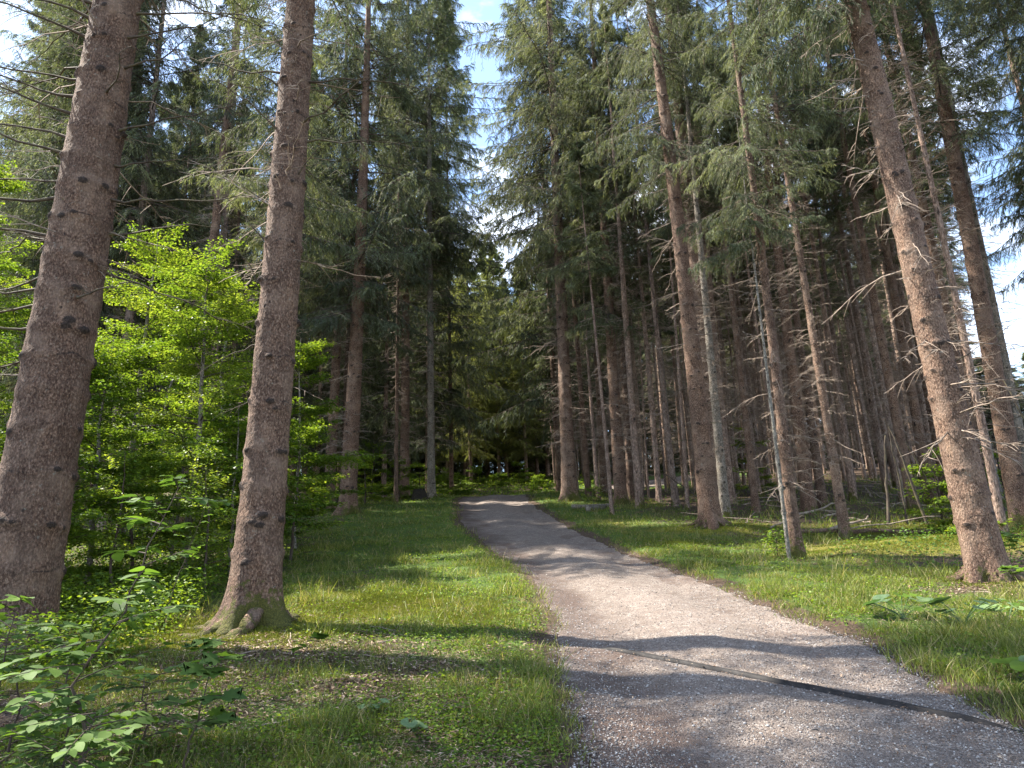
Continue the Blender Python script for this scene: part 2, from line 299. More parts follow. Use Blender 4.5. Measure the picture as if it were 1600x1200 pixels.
# ------------------------------------------------------------------ grass
BL = np.array([[-.5, 0, 0], [.5, 0, 0], [-.38, .5, .06], [.38, .5, .06], [0, 1, .32]], float); BLF = np.array([[0, 1, 3], [0, 3, 2], [2, 3, 4]])
def blades(name, n, x, y, hgt, wid, tint, label, lean=.5):
    n = len(x); P = np.stack([x, y, H(x, y) - .01], -1)
    D = rng.normal(size=(n, 3)) * lean; D[:, 2] = 1; U = rng.normal(size=(n, 3)) * [1, 1, .1]
    V, Fc = inst(BL, BLF, P, D, U, hgt, wid)
    return tag(mk(name, V, Fc, [GRASS], attrs={'tint': np.repeat(tint, 5)}), label, 'grass', kind='stuff')
def verge_grass(name, n, x0f, x1f, y0, y1, label, hs=1.0, mask=None):
    x, y = scatter(n, y0, y1, x0f, x1f, 1.9)
    cl = wob(x, y, 2.3) + .6 * wob(x, y, 6.5)
    e = edge(x, y); k = (e > -.2) & (rng.random(n) < np.clip(.36 + .8 * cl, .02, 1) * smooth((e + .2) / .55))
    if mask is not None: k &= rng.random(n) < mask(x, y)
    x, y, cl = x[k], y[k], cl[k]; n = len(x); d = np.hypot(x, y)
    h = rng.gamma(3, .022, n) * hs * (1 + .6 * np.clip(cl, -.5, 1.0)) * (1 - .35 * ((y < 7.5) & (x < 0))) * (1 + .5 * np.clip(cl, -.5, 1)) + .02
    w = (.0028 + .00042 * d) * rng.uniform(.7, 1.4, n)
    t = np.clip(.42 - .1 * ((y < 7) & (x < 0)) + .18 * wob(x, y, 1.1) + rng.normal(size=n) * .17, 0, .9); dry = rng.random(n) < .13 + .12 * (wob(x + 5, y, 1.6) > .5); t[dry] = rng.uniform(.9, 1, dry.sum())
    return blades(name, n, x, y, h, w, t, label)
def trunkmask(x, y):
    k = np.ones_like(x)
    for a, b_, rr, f in ((-3.0, 7.9, 1.0, 1.0), (6.4, 9.6, .6, .9), (-3.0, 8.3, .9, .9), (-5.05, 7.7, 1.0, .9), (-2.4, 6.9, .9, .6), (-.8, 5.9, .6, .6), (6.4, 10, .7, .9), (7.3, 13.5, 1.9, .85), (-1.3, 9.3, 1.0, .8), (-2.0, 8.7, .7, .8), (-.5, 8.3, .6, .6), (-2.6, 6.6, 1.3, .55), (-3.5, 6.3, 1.2, .5), (-1.8, 4.6, .8, .45), (4.9, 18.2, 1.2, .85), (3.0, 15.5, .7, .6)):
        k = k * (1 - f * np.exp(-((x - a) ** 2 + (y - b_) ** 2) / rr ** 2))
    return k
LE = lambda y: np.interp(y, RY, RL); RE = lambda y: np.interp(y, RY2, RR)
verge_grass('grass', 330000, lambda y: LE(y) - np.minimum(3.2 + .1 * y, 5), lambda y: LE(y) + .35, 3.2, 42, 'short green grass on the bank between the two big trunks and the gravel track', .8, trunkmask)
verge_grass('grass', 260000, lambda y: RE(y) - .35, lambda y: RE(y) + np.minimum(1.2 + .25 * y, 4.2), 3.8, 40, 'sunlit grass strip between the gravel track and the dense spruce stand', .85, trunkmask)
verge_grass('grass', 60000, lambda y: np.full_like(y, 6.0), lambda y: 6 + .75 * y, 15, 50, 'thin patchy grass on the floor of the dense spruce stand', 1.3)
verge_grass('grass', 60000, lambda y: -.8 * y, lambda y: LE(y) - 3, 6, 50, 'thin grass in the shade beneath the leafy young beeches', 1.1, trunkmask)

# ground cover: small rounded leaves, 4-vertex folded kites
KITE = np.array([[0, 0, 0], [-.32, .5, .08], [0, 1, -.02], [.32, .5, .08], [0, .5, 0]], float); KF = np.array([[0, 4, 1], [1, 4, 2], [0, 3, 4], [3, 2, 4]])
def cover(n, x0f, x1f, y0, y1, label, sz, m_=MAPLE, hmax=.09, thr=.1, mask=None, t0=.5):
    x, y = scatter(n, y0, y1, x0f, x1f, 1.9); cl = wob(x + 9, y - 4, 1.8) + .5 * wob(x, y + 7, 5)
    k = (edge(x, y) > .08) & (rng.random(n) < np.clip(thr + .6 * cl, 0, 1))
    if mask is not None: k &= rng.random(n) < mask(x, y)
    x, y = x[k], y[k]; n = len(x); d = np.hypot(x, y)
    P = np.stack([x, y, H(x, y) + rng.random(n) ** 1.5 * hmax], -1)
    D = rng.normal(size=(n, 3)) * [1, 1, .35]; U = rng.normal(size=(n, 3)) * .45 + [0, 0, 1]
    V, Fc = inst(KITE, KF, P, D, U, (sz + .0012 * d) * rng.uniform(.6, 1.5, n))
    tag(mk('ground_cover', V, Fc, [m_], attrs={'tint': np.repeat(np.clip(t0 + rng.normal(size=n) * .22, 0, 1), 5)}), label, 'ground cover', kind='stuff')
cover(190000, lambda y: LE(y) - np.minimum(3.0 + .12 * y, 5), lambda y: LE(y), 3.2, 42, 'low mat of tiny bright leaves growing through the bank beside the two big trunks', .014, BEECH, .07, .45, trunkmask, .45)
cover(90000, lambda y: RE(y), lambda y: RE(y) + 4.5, 4, 40, 'low leafy herbs scattered in the strip below the tall leaning trunk', .018, BEECH, .10, .3, trunkmask, .45)
cover(120000, lambda y: -.85 * y, lambda y: np.minimum(LE(y) - 3.2, -2.2 - .2 * y), 6.5, 40, 'dark leafy undergrowth on the slope under the young beeches', .034, BEECH, .5, .6, trunkmask, .4)
cover(26000, lambda y: -.3 * y, lambda y: .12 * y, 41, 62, 'green herbs on the slope behind the end of the track', .05, BEECH, .5, .8, None, .6)
cover(60000, lambda y: RE(y) + 3, lambda y: 2 + .85 * y, 11, 50, 'green undergrowth patches on the floor among the thin trunks', .03, MAPLE, .22, .15, None, .6)

MOSST = leaf_mat('moss_tufts', [(0, (.055, .07, .014)), (.5, (.13, .15, .022)), (1, (.30, .29, .055))], .3, .8, .1, (1.1, 1.1, .5), False)
def moss_tufts(spots, label, n):
    w = np.array([a_ * b_ for _, _, a_, b_ in spots]); c = rng.choice(len(spots), n, p=w / w.sum()); sp = np.array(spots)[c]
    x = sp[:, 0] + rng.normal(size=n) * sp[:, 2]; y = sp[:, 1] + rng.normal(size=n) * sp[:, 3]; cl = wob(x, y, 5.0) + .6 * wob(x, y, 13)
    k = (edge(x, y) > .15) & (cl > -.75); x, y, cl = x[k], y[k], cl[k]; n = len(x); P = np.stack([x, y, H(x, y) + .012 * cl], -1)
    D = rng.normal(size=(n, 3)) * .6 + [0, 0, 1]; V, Fc = inst(BL, BLF, P, D, rng.normal(size=(n, 3)), rng.uniform(.015, .045, n), .0035 + .0005 * y)
    tag(mk('moss', V, Fc, [MOSST], attrs={'tint': np.repeat(np.clip(.5 + .25 * wob(x, y, 2.2) + rng.normal(size=n) * .15, 0, 1), 5)}), label, 'moss', kind='stuff')
moss_tufts([(-3.0, 8.2, .5, .4), (-3.4, 7.7, .4, .3), (-2.3, 7.9, .5, .3), (-1.3, 9.3, .6, .5), (-2.2, 10, .6, .6), (-.6, 8.4, .4, .4), (-4.2, 8.2, .5, .5), (-3.5, 6.3, .8, .3)], 'yellow-green moss carpet around the flared foot of the second big trunk', 110000)
moss_tufts([(6.4, 9.9, .4, .3), (7.2, 9.2, .5, .4), (4.75, 17.4, .7, .4), (7.3, 13.6, 1.4, .5), (8.6, 13.8, .8, .4), (3.4, 15.5, .5, .5), (9, 16, 2, 1)], 'golden brown moss on the hump, hollow and trunk foot across the gravel', 90000)
# litter: needles, chips, dead leaves
def litter(n, pts, label, s0, s1, aspect, name='needle_litter'):
    x, y = pts; n = len(x); P = np.stack([x, y, H(x, y) + .006 + rng.random(n) * .012], -1)
    D = rng.normal(size=(n, 3)) * [1, 1, .12]; U = rng.normal(size=(n, 3)) * .25 + [0, 0, 1]; S = rng.uniform(s0, s1, n)
    V, Fc = inst(KITE, KF, P, D, U, S, S * aspect)
    tag(mk(name, V, Fc, [LITTER], attrs={'tint': np.repeat(rng.random(n), 5)}), label, 'litter', kind='stuff')
x = np.concatenate([rng.normal(c[0], c[2], c[4]) for c in ((-2.5, 6.9, 1.1, .5, 2400), (-.9, 5.9, .7, .5, 1300), (-3.2, 7.6, .9, .4, 1500), (-1.6, 4.6, 1.2, .8, 1500), (6.4, 9.3, 1.0, .5, 1500))])
y = np.concatenate([rng.normal(c[1], c[3], c[4]) for c in ((-2.5, 6.9, 1.1, .5, 2400), (-.9, 5.9, .7, .5, 1300), (-3.2, 7.6, .9, .4, 1500), (-1.6, 4.6, 1.2, .8, 1500), (6.4, 9.3, 1.0, .5, 1500))])
k = edge(x, y) > .05; litter(0, (x[k], y[k]), 'brown bark flakes and dry leaves strewn on the bank below the mossy trunk', .02, .07, .5, 'bark_litter')
x, y = scatter(36000, 3.3, 10, lambda y: LE(y) - 4.5, LE, 1.6); k = (edge(x, y) > .1) & (wob(x, y, 2.1) < .6); litter(0, (x[k], y[k]), 'brown dead stalks and crumbs caught in the foreground bank grass', .015, .06, .22, 'dry_stalk_litter')
x, y = scatter(60000, 4, 40, lambda y: -.6 * y, lambda y: .8 * y, 1.7); k = (edge(x, y) > .3) & (wob(x, y, 1.3) < .35); litter(0, (x[k], y[k]), 'brown needles and cone scales covering the forest floor', .02, .06, .25)
x, y = scatter(5000, 3.6, 22, LE, RE, 1.8); k = edge(x, y) < -.05; litter(0, (x[k], y[k]), 'tiny dry leaf crumbs scattered over the gravel', .012, .035, .5, 'leaf_litter')

# ------------------------------------------------------------------ spruce trees
def trunk_mesh(name, Ht, r, seed, nth=20, vis=12, mat_=None, mossy=.5, flare=1.0, bend=.0, dz=None, knots=1.0, parent=None, taper=.85):
    g = np.random.default_rng(seed); dz = dz or .12
    z = np.unique(np.concatenate([[-.5, -.3], np.arange(-.1, vis, dz), np.arange(vis, Ht - .3, .8), [Ht]])); th = np.arange(nth) * 2 * math.pi / nth
    Z, T = np.meshgrid(z, th, indexing='ij'); zz = np.maximum(Z, -.5)
    rad = r * np.maximum(1 - zz.clip(0) / Ht, .0) ** taper + .004
    ph = g.uniform(0, 6.28, 4)
    fl = np.exp(-np.maximum(zz + .05, 0) / .22) * .42 * flare + np.exp(-np.maximum(zz, 0) / .9) * .10 * flare
    lob = 1 + .7 * np.cos(3 * T + ph[0]) + .6 * np.cos(5 * T + ph[1]) + .3 * np.cos(2 * T + ph[2])
    rad = rad * (1 + fl * np.clip(lob, .1, 2.2))
    rad *= 1 + .018 * np.sin(2 * T + .7 * Z + ph[3]) + .012 * np.sin(3 * T - 1.3 * Z) + .01 * np.sin(5.1 * Z + T)
    knot = np.zeros_like(Z); wz = .6 + g.random() * .3; whorls = []
    while wz < Ht - 1:
        whorls.append(wz)
        if wz < vis + .5:
            rad *= 1 + .03 * np.exp(-((Z - wz) / .07) ** 2)
            for q in range(g.integers(4, 7)):
                a = g.uniform(0, 6.28); s = g.uniform(.035, .07) * (.5 + r * 2.0); kz = wz + g.normal() * .035
                da = np.abs((T - a + math.pi) % (2 * math.pi) - math.pi) * r
                b_ = np.exp(-(da / s) ** 2 - ((Z - kz) / (s * .62)) ** 2); knot = np.maximum(knot, b_ * g.uniform(.75, 1.3) * knots); rad += b_ * .022 * (1 + r)
            if g.random() < .8: knot = np.maximum(knot, knots * .62 * np.exp(-((Z - wz - .025 * np.sin(T * 3 + wz) - .01 * np.sin(T * 8)) / .024) ** 2) * (.55 + .45 * np.sin(T * 2 + g.uniform(0, 6))))
            for q in range(g.integers(1, 4)):
                a = g.uniform(0, 6.28); s = g.uniform(.012, .022) * (1 + r); kz = wz + g.uniform(.1, .4)
                da = np.abs((T - a + math.pi) % (2 * math.pi) - math.pi) * r
                knot = np.maximum(knot, np.exp(-(da / s) ** 2 - ((Z - kz) / s) ** 2) * .9 * knots)
        wz += g.uniform(.32, .58)
    if nth > 40: rad = rad + g.normal(size=rad.shape) * .0016 + .004 * wob(T * 9, Z * 14, 1.0)
    bx = bend * np.sin(Z / Ht * 5.0) * (Z > 0) + .0 * Z; by = bend * .6 * np.sin(Z / Ht * 4.0 + 1) * np.clip(Z, 0, 2) / 2
    V = np.stack([rad * np.cos(T) + bx, rad * np.sin(T) + by, Z], -1).reshape(-1, 3)
    i = np.arange(len(z) * nth).reshape(len(z), nth); a = i[:-1]; b_ = i[1:]
    Fc = np.stack([a, np.roll(a, -1, 1), np.roll(b_, -1, 1), b_], -1).reshape(-1, 4)
    ms = mossy * np.exp(-np.maximum(Z - .1, 0) / .3) * (.75 + .5 * np.cos(T + ph[0])) * 1.5
    o = mk(name, V, Fc, [mat_ or BARK], attrs={'knot': np.clip(knot, 0, 1).ravel(), 'moss': np.clip(ms, 0, 1).ravel()}, smooth_=True, parent=parent)
    return o, (lambda zq: (bend * math.sin(zq / Ht * 5.0), bend * .6 * math.sin(zq / Ht * 4.0 + 1))), whorls

def branch_paths(az, z0, L_, slope, sag, K=9, up=.0, off=0.0):
    """(n) -> (n,K,3)"""
    t = np.linspace(0, 1, K)[None]; s = L_[:, None] * t
    h = s * np.cos(slope)[:, None]; zz = z0[:, None] + s * np.sin(slope)[:, None] - sag[:, None] * s ** 2 + up * L_[:, None] * t ** 5
    return np.stack([np.cos(az)[:, None] * (h + off), np.sin(az)[:, None] * (h + off), zz], -1)
def lerp_path(Pth, t):
    """Pth (n,K,3), t (n,m) in 0..1 -> positions, tangents (n,m,3)"""
    K = Pth.shape[1]; f = np.clip(t * (K - 1), 0, K - 1.001); i = f.astype(int); w = (f - i)[..., None]
    a = np.take_along_axis(Pth, i[..., None].repeat(3, -1), 1); b_ = np.take_along_axis(Pth, (i + 1)[..., None].repeat(3, -1), 1)
    return a * (1 - w) + b_ * w, unit(b_ - a)

def needles_on(g, BP, L_, size=1.0, dens=1.0, pend=.6, sub=True):
    """drooping side twigs with needle sprays along branch paths. returns parts"""
    n = len(BP); parts = []
    m = max(4, int(30 * dens)); t = (.16 + .84 * (np.arange(m)[None] + g.random((n, m))) / m)
    P, T = lerp_path(BP, t); side = np.where(np.arange(m) % 2, 1., -1.)[None, :, None]
    S = unit(np.cross(T, [0, 0, 1.])) * side
    d = unit(T * .55 + S * g.uniform(.6, 1.1, (n, m, 1)) + g.normal(size=(n, m, 3)) * .28)
    l = (L_[:, None] * .36 * (1 - t) ** .7 + .12) * g.uniform(.55, 1.25, (n, m)); l = np.minimum(l, .75)
    P = P.reshape(-1, 3); d = d.reshape(-1, 3); l = l.ravel(); K = 5
    br = np.repeat(g.random(n), m)
    tt = np.linspace(0, 1, K)[None, :, None]; hang = (pend * np.repeat(g.uniform(.55, 1.25, n), m) * g.uniform(.5, 1.3, len(l)))[:, None, None]
    SP = P[:, None] + l[:, None, None] * (d[:, None] * tt * (1 - .3 * hang * tt) + np.array([0, 0, -1.]) * hang * tt ** 1.6)
    V, Fc = tubes(SP, np.linspace(.006, .002, K)[None].repeat(len(l), 0) * size, 3); parts.append((V, Fc, 2, .3))
    # needle sprays: 2 vertex-thin kites
    q = max(4, int(20 * dens)); t2 = (np.arange(q)[None] + g.random((len(l), q))) / q
    P2, T2 = lerp_path(SP, t2); sd = np.where(np.arange(q) % 2, 1., -1.)[None, :, None]
    S2 = unit(np.cross(T2, [0.05, 0, 1.])) * sd
    D2 = unit(T2 * .8 + S2 * g.uniform(.35, .9, t2.shape + (1,)) + np.array([0, 0, -.45]) * pend + g.normal(size=P2.shape) * .18)
    P2 = P2.reshape(-1, 3); D2 = D2.reshape(-1, 3); nn = len(P2)
    s2 = g.uniform(.07, .16, nn) * size; w2 = g.uniform(.009, .017, nn) * size
    U2 = g.normal(size=(nn, 3)) + [0, 0, .5]
    T_ = np.array([[0, 0, 0], [-.5, .42, .03], [0, 1, -.05], [.5, .42, .03]]); TF = np.array([[0, 3, 1], [1, 3, 2]])
    V, Fc = inst(T_, TF, P2, D2, U2, s2, w2)
    tint = np.repeat(np.clip(np.repeat(br, q) * .55 + .1 + .35 * t2.ravel() * g.random(nn) + g.normal(size=nn) * .08, 0, 1), 4)
    parts.append((V, Fc, 0, tint)); return parts
def dead_on(g, n, z0, z1, L0, L1, ns=7, thick=1.0, r0=.0):
    """bare twiggy branches: parts"""
    az = g.uniform(0, 6.28, n); zb = g.uniform(z0, z1, n); L_ = g.uniform(L0, L1, n) * g.uniform(.4, 1, n)
    BP = branch_paths(az, zb, L_, g.normal(-.10, .22, n), g.uniform(-.06, .16, n), 8, 0, r0)
    BP[:, 1:] += np.cumsum(g.normal(size=(n, 7, 3)) * .018, 1) * L_[:, None, None]
    parts = [(*tubes(BP, np.linspace(.009, .0025, 8)[None] * thick * (.6 + .4 * L_[:, None]), 3), 1, .5)]
    t = g.uniform(.25, .98, (n, ns)); P, T = lerp_path(BP, t); S = unit(np.cross(T, [0, 0, 1.])) * np.where(g.random((n, ns, 1)) < .5, -1, 1)
    d = unit(T * .7 + S * .8 + g.normal(size=P.shape) * .25).reshape(-1, 3); l = ((1.1 - t) * L_[:, None] * g.uniform(.2, .6, t.shape)).ravel(); P = P.reshape(-1, 3)
    tt = np.linspace(0, 1, 4)[None, :, None]; SP = P[:, None] + l[:, None, None] * (d[:, None] * tt + np.array([0, 0, -1.]) * g.uniform(-.1, .5, len(l))[:, None, None] * tt ** 2)
    parts.append((*tubes(SP, np.linspace(.0045, .0018, 4)[None].repeat(len(l), 0) * thick, 3), 1, .5)); return parts
def crown_parts(seed, Ht, zl, maxL, dens=1.0, size=1.0, pend=.6, ndead=0, zdead=1.2, deadL=1.3, nbr=5.2, thick=1.0, topshape=1.5):
    g = np.random.default_rng(seed); zs = []; z = zl
    while z < Ht - .25: zs.append(z); z += g.uniform(.3, .5)
    zs = np.array(zs); n = int(len(zs) * nbr); zb = np.repeat(zs, int(math.ceil(nbr)))[:n] if False else g.choice(zs, n) + g.normal(size=n) * .06
    u = (zb - zl) / (Ht - zl); L_ = maxL * np.minimum(1, (1 - u) * topshape + .03) ** .9 * g.uniform(.55, 1.1, n) * np.where(u < .06, .75, 1)
    slope = -.28 + .75 * u + g.normal(size=n) * .1; sag = (.10 - .08 * u) / np.maximum(L_ / 2.5, .4) * g.uniform(.5, 1.3, n)
    BP = branch_paths(g.uniform(0, 6.28, n), zb, L_, slope, sag, 9, .10)
    parts = [(*tubes(BP, np.linspace(.020, .004, 9)[None] * (.3 + .22 * L_[:, None]) * thick, 4), 2, .3)]
    parts += needles_on(g, BP, L_, size, dens, pend)
    if ndead: parts += dead_on(g, ndead, zdead, zl + 2.0, .5, deadL, thick=thick)
    return parts
def crown_mesh(name, *a, **k):
    V, Fc, mi, at = join(crown_parts(*a, **k)); return mk(name, V, Fc, [NEEDLE, TWIG, BOUGH], mi, {'tint': at})
def stash(o): COL.objects.unlink(o); return o   # kept only as mesh data for the copies
# shared crown shapes: reference height, live-from height
CR = {}
def variant(key, Ht, zl, maxL, **k): CR.setdefault(key, []).append((crown_mesh('crown', len(CR) * 31 + len(CR.get(key, [])) * 7 + 3, Ht, zl, maxL, **k).data, Ht))
for zl_, ml_ in ((11.0, 2.1), (10.0, 1.9), (12.0, 2.2)):
    variant('stand', 20, zl_, ml_, nbr=2.7, dens=.75, size=1.4, pend=.8, ndead=300, zdead=1.6, deadL=1.3, thick=1.1)
variant('edge', 24, 6.0, 3.0, dens=1.0, size=1.15, pend=.95, nbr=4.4, ndead=130, zdead=1.5, thick=1.2)
variant('edge', 24, 7.5, 2.8, dens=1.0, size=1.15, pend=1.0, nbr=4.4, ndead=150, zdead=1.5, thick=1.2)
variant('low', 22, 3.2, 3.0, dens=.8, size=1.6, pend=.9, nbr=4.6, ndead=30, zdead=1)
variant('low', 20, 2.2, 2.7, dens=.8, size=1.6, pend=.8, nbr=4.6)
variant('high', 26, 9.5, 2.6, dens=1.0, size=1.0, pend=.9, nbr=3.6, ndead=60, zdead=4, deadL=1.8, thick=1.2)
variant('slim', 14, 8.5, 1.3, dens=.7, size=1.4, nbr=3, ndead=120, zdead=.8, deadL=.9, thick=1.0)
variant('front', 20, 7.4, 2.5, dens=1.1, size=1.0, pend=.8, nbr=3.2, ndead=110, zdead=1.5, deadL=1.7, thick=1.1)
for o in [o for o in COL.objects if o.name.startswith('crown')]: bpy.data.objects.remove(o)
TR = []
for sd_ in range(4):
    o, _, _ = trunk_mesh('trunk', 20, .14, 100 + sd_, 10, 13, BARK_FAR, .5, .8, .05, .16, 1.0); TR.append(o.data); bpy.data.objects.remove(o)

def add_child(name, data, parent, scale=(1, 1, 1), rz=0):
    o = bpy.data.objects.new(name, data); COL.objects.link(o); o.parent = parent; o.scale = scale; o.rotation_euler = (0, 0, rz); return o
NT = 0
def spruce(x, y, dia, lean, Ht, kind, label, group=None, own=None, cs=1.0, rz=None, zshift=0, var=None, cat='spruce'):
    """own: dict for a trunk mesh of its own"""
    global NT; NT += 1; g = np.random.default_rng(1000 + NT)
    root = empty('spruce_tree', (x, y, float(H(x, y)) - .03), (g.normal() * .004, lean, 0)); tag(root, label, cat, group)
    rz = g.uniform(0, 6.28) if rz is None else rz
    if own is not None: tr = trunk_mesh('trunk', Ht, dia / 2, 500 + NT, parent=root, **own)
    else:
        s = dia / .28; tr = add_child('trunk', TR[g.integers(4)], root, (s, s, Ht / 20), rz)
    if kind:
        vs = CR[kind]; me, hr = vs[g.integers(len(vs)) if var is None else var]; k = Ht / hr
        c = add_child('crown', me, root, (cs * k ** .5, cs * k ** .5, k), rz); c.location.z = zshift
    return root, tr, g
SP = [  # x, y, diameter, lean, height, crown, crown scale, label, options
 (-5.3, 7.68, .74, .028, 27, 'high', 1.0, 'thickest spruce trunk, grey-brown and smooth, rising behind the leafy sapling', dict(nth=110, vis=10, dz=.022, bend=.03, flare=.55, mossy=.1)),
 (-3.0, 8.3, .52, .017, 26, 'high', 1.0, 'big reddish spruce trunk with a mossy flared foot and a sunlit strip', dict(nth=110, vis=11, dz=.02, bend=.03, flare=1.1, mossy=.55)),
 (6.41, 10.04, .48, -.03, 26, 'front', .85, 'tall speckled spruce trunk leaning over the butterbur and grass verge', dict(nth=96, vis=13, dz=.025, bend=.05, flare=.8, mossy=.25)),
 (-5.93, 24.9, .58, .019, 30, 'edge', 1.2, 'straight spruce at the grass bank, its foot nearest the bend of the track', dict(nth=40, vis=20, dz=.05, bend=.06)),
 (-7.3, 27.5, .42, .01, 29, 'edge', .9, 'spruce with a brightly lit left flank, close behind the straight spruce on the bank', dict(nth=32, vis=20, dz=.06, bend=.08)),
 (-6.9, 28.2, .30, .01, 22, 'stand', .9, 'darker thin spruce tucked between two thicker trunks on the bank', dict(nth=24, vis=20, dz=.08)),
 (-5.3, 33.6, .46, .003, 37, 'edge', 1.1, 'reddish brown spruce standing in young green bushes before the track bend', dict(nth=24, vis=22, dz=.08)),
 (-3.95, 33.0, .36, 0, 38, 'edge', 1.3, 'grey straight spruce just past the reddish one, dark boughs above', dict(nth=24, vis=22, dz=.08, mat_='grey')),
 (-3.95, 43.5, .26, 0, 37, 'low', 1.25, 'dark drooping spruce nearest to where the track disappears, with low boughs', dict(nth=16, vis=10, dz=.1)),
 (-5.0, 29.5, .17, 0, 21, 'stand', .9, 'thin spruce with a mossy foot beside the black stump', dict(nth=16, vis=10, dz=.1, mossy=.9)),
 (-9.8, 21.0, .40, .02, 25, 'stand', .9, 'dark spruce trunk seen through the young beech leaves', dict(nth=24, vis=14, dz=.1)),
 (-5.5, 15.6, .30, .0, 21, 'front', .95, 'spruce with pale sunlit drooping boughs behind the mossy-footed trunk', dict(nth=24, vis=14, dz=.1)),
 (11.05, 15.78, .42, .027, 27, 'high', 1.0, 'spruce with peeled pale scars, outermost beyond the speckled leaning trunk', dict(nth=40, vis=16, dz=.05, bend=.05)),
 (11.04, 16.9, .31, -.006, 24, 'high', .8, 'orange-lit spruce trunk just inside the outermost one', dict(nth=32, vis=18, dz=.05, bend=.1)),
 (13.4, 18.5, .20, .02, 21, 'stand', .9, 'slender pale spruce against the open sky past the outermost trunk', dict(nth=20, vis=14, dz=.08, mat_='grey')),
 (15.2, 22.5, .2, .0, 20, 'slim', 1, 'thin whitish trunk standing in the bright gap at the stand edge', dict(nth=20, vis=14, dz=.08, mat_='grey')),
 (4.72, 17.5, .47, -.012, 27, 'high', .9, 'front trunk of the leaning cluster on the mossy hump, foot splayed', dict(nth=60, vis=24, dz=.04, bend=.07, flare=1.1, mossy=.5)),
 (5.75, 20.3, .50, .008, 28, 'high', .9, 'thick reddish trunk directly behind the splayed-foot spruce', dict(nth=36, vis=22, dz=.06)),
 (5.62, 19.3, .25, .02, 20, 'stand', .8, 'thin grey spruce hugging the mossy-hump cluster on its stand side', dict(nth=24, vis=20, dz=.06, mat_='grey')),
 (4.95, 12.94, .20, .012, 17, 'front', .75, 'slim spruce at the grass edge with dark foliage hanging from mid height', dict(nth=36, vis=12, dz=.04, bend=.05)),
 (4.78, 12.85, .065, .012, 9, None, 1, 'pale whip-thin dead spruce touching the slim grass-edge spruce', dict(nth=12, vis=9, dz=.06, mat_='grey', flare=.3)),
 (7.08, 15.6, .20, -.008, 19, 'stand', .9, 'slim spruce at the far side of the mossy brown hollow', dict(nth=32, vis=15, dz=.05)),
 (8.41, 20.6, .36, .02, 24, 'stand', 1, 'thicker of the two side-by-side spruces behind the mossy hollow', dict(nth=28, vis=18, dz=.07)),
 (8.95, 20.9, .25, .01, 22, 'stand', .9, 'thinner of the two side-by-side spruces behind the mossy hollow', dict(nth=24, vis=18, dz=.07)),
 (7.1, 21.2, .2, .01, 22, 'stand', .9, 'thin dark spruce left of the side-by-side pair', dict(nth=20, vis=18, dz=.08)),
 (10.86, 19.6, .27, -.007, 22, 'stand', 1, 'medium spruce near the leaning dead poles', dict(nth=24, vis=18, dz=.07)),
 (12.3, 21.2, .30, .01, 22, 'stand', 1, 'dark-barked spruce above the bright shrub', dict(nth=24, vis=18, dz=.07)),
 (13.9, 23.0, .32, .01, 22, 'stand', 1, 'dusky spruce half hidden behind the speckled leaning trunk', dict(nth=24, vis=18, dz=.07)),
 (2.06, 27.5, .55, .015, 36, 'edge', 1.3, 'thick dark spruce with a hanging spray of pale boughs by the track', dict(nth=36, vis=20, dz=.06)),
 (3.0, 29.4, .24, -.01, 22, 'stand', .9, 'black-looking thin trunk next to the thick dark spruce by the track', dict(nth=20, vis=16, dz=.08)),
 (2.25, 36.5, .34, 0.0, 38, 'low', 1.3, 'spruce with dense boughs almost over the track, beyond the thick dark one', dict(nth=20, vis=16, dz=.08)),
 (3.72, 25.4, .42, .015, 29, 'edge', .85, 'thicker spruce of the close couple behind the fallen logs', dict(nth=32, vis=20, dz=.06)),
 (4.25, 26.3, .24, .02, 22, 'stand', .9, 'thinner spruce of the close couple behind the fallen logs', dict(nth=24, vis=20, dz=.07)),
 (3.85, 30.5, .36, .01, 24, 'edge', .8, 'brown spruce between the black-looking trunk and the close couple', dict(nth=24, vis=18, dz=.08)),
 (4.0, 35, .19, 0, 25, 'stand', 1, 'pale skinny spruce glimpsed between dark trunks by the track', dict(nth=16, vis=12, dz=.1, mat_='grey')),
 (5.95, 26.5, .10, 0, 11, 'slim', .8, 'whitish stick-thin spruce in the gap before the mossy-hump cluster', dict(nth=12, vis=9, dz=.1, mat_='grey')),
]
roots = {}
for i, (x, y, dia, lean, Ht, kind, cs, label, own) in enumerate(SP):
    own = dict(own)
    if own.get('mat_') == 'grey': own['mat_'] = BARK_GREY
    roots[i] = spruce(x, y, dia, lean, Ht, kind, label, None, own, cs)

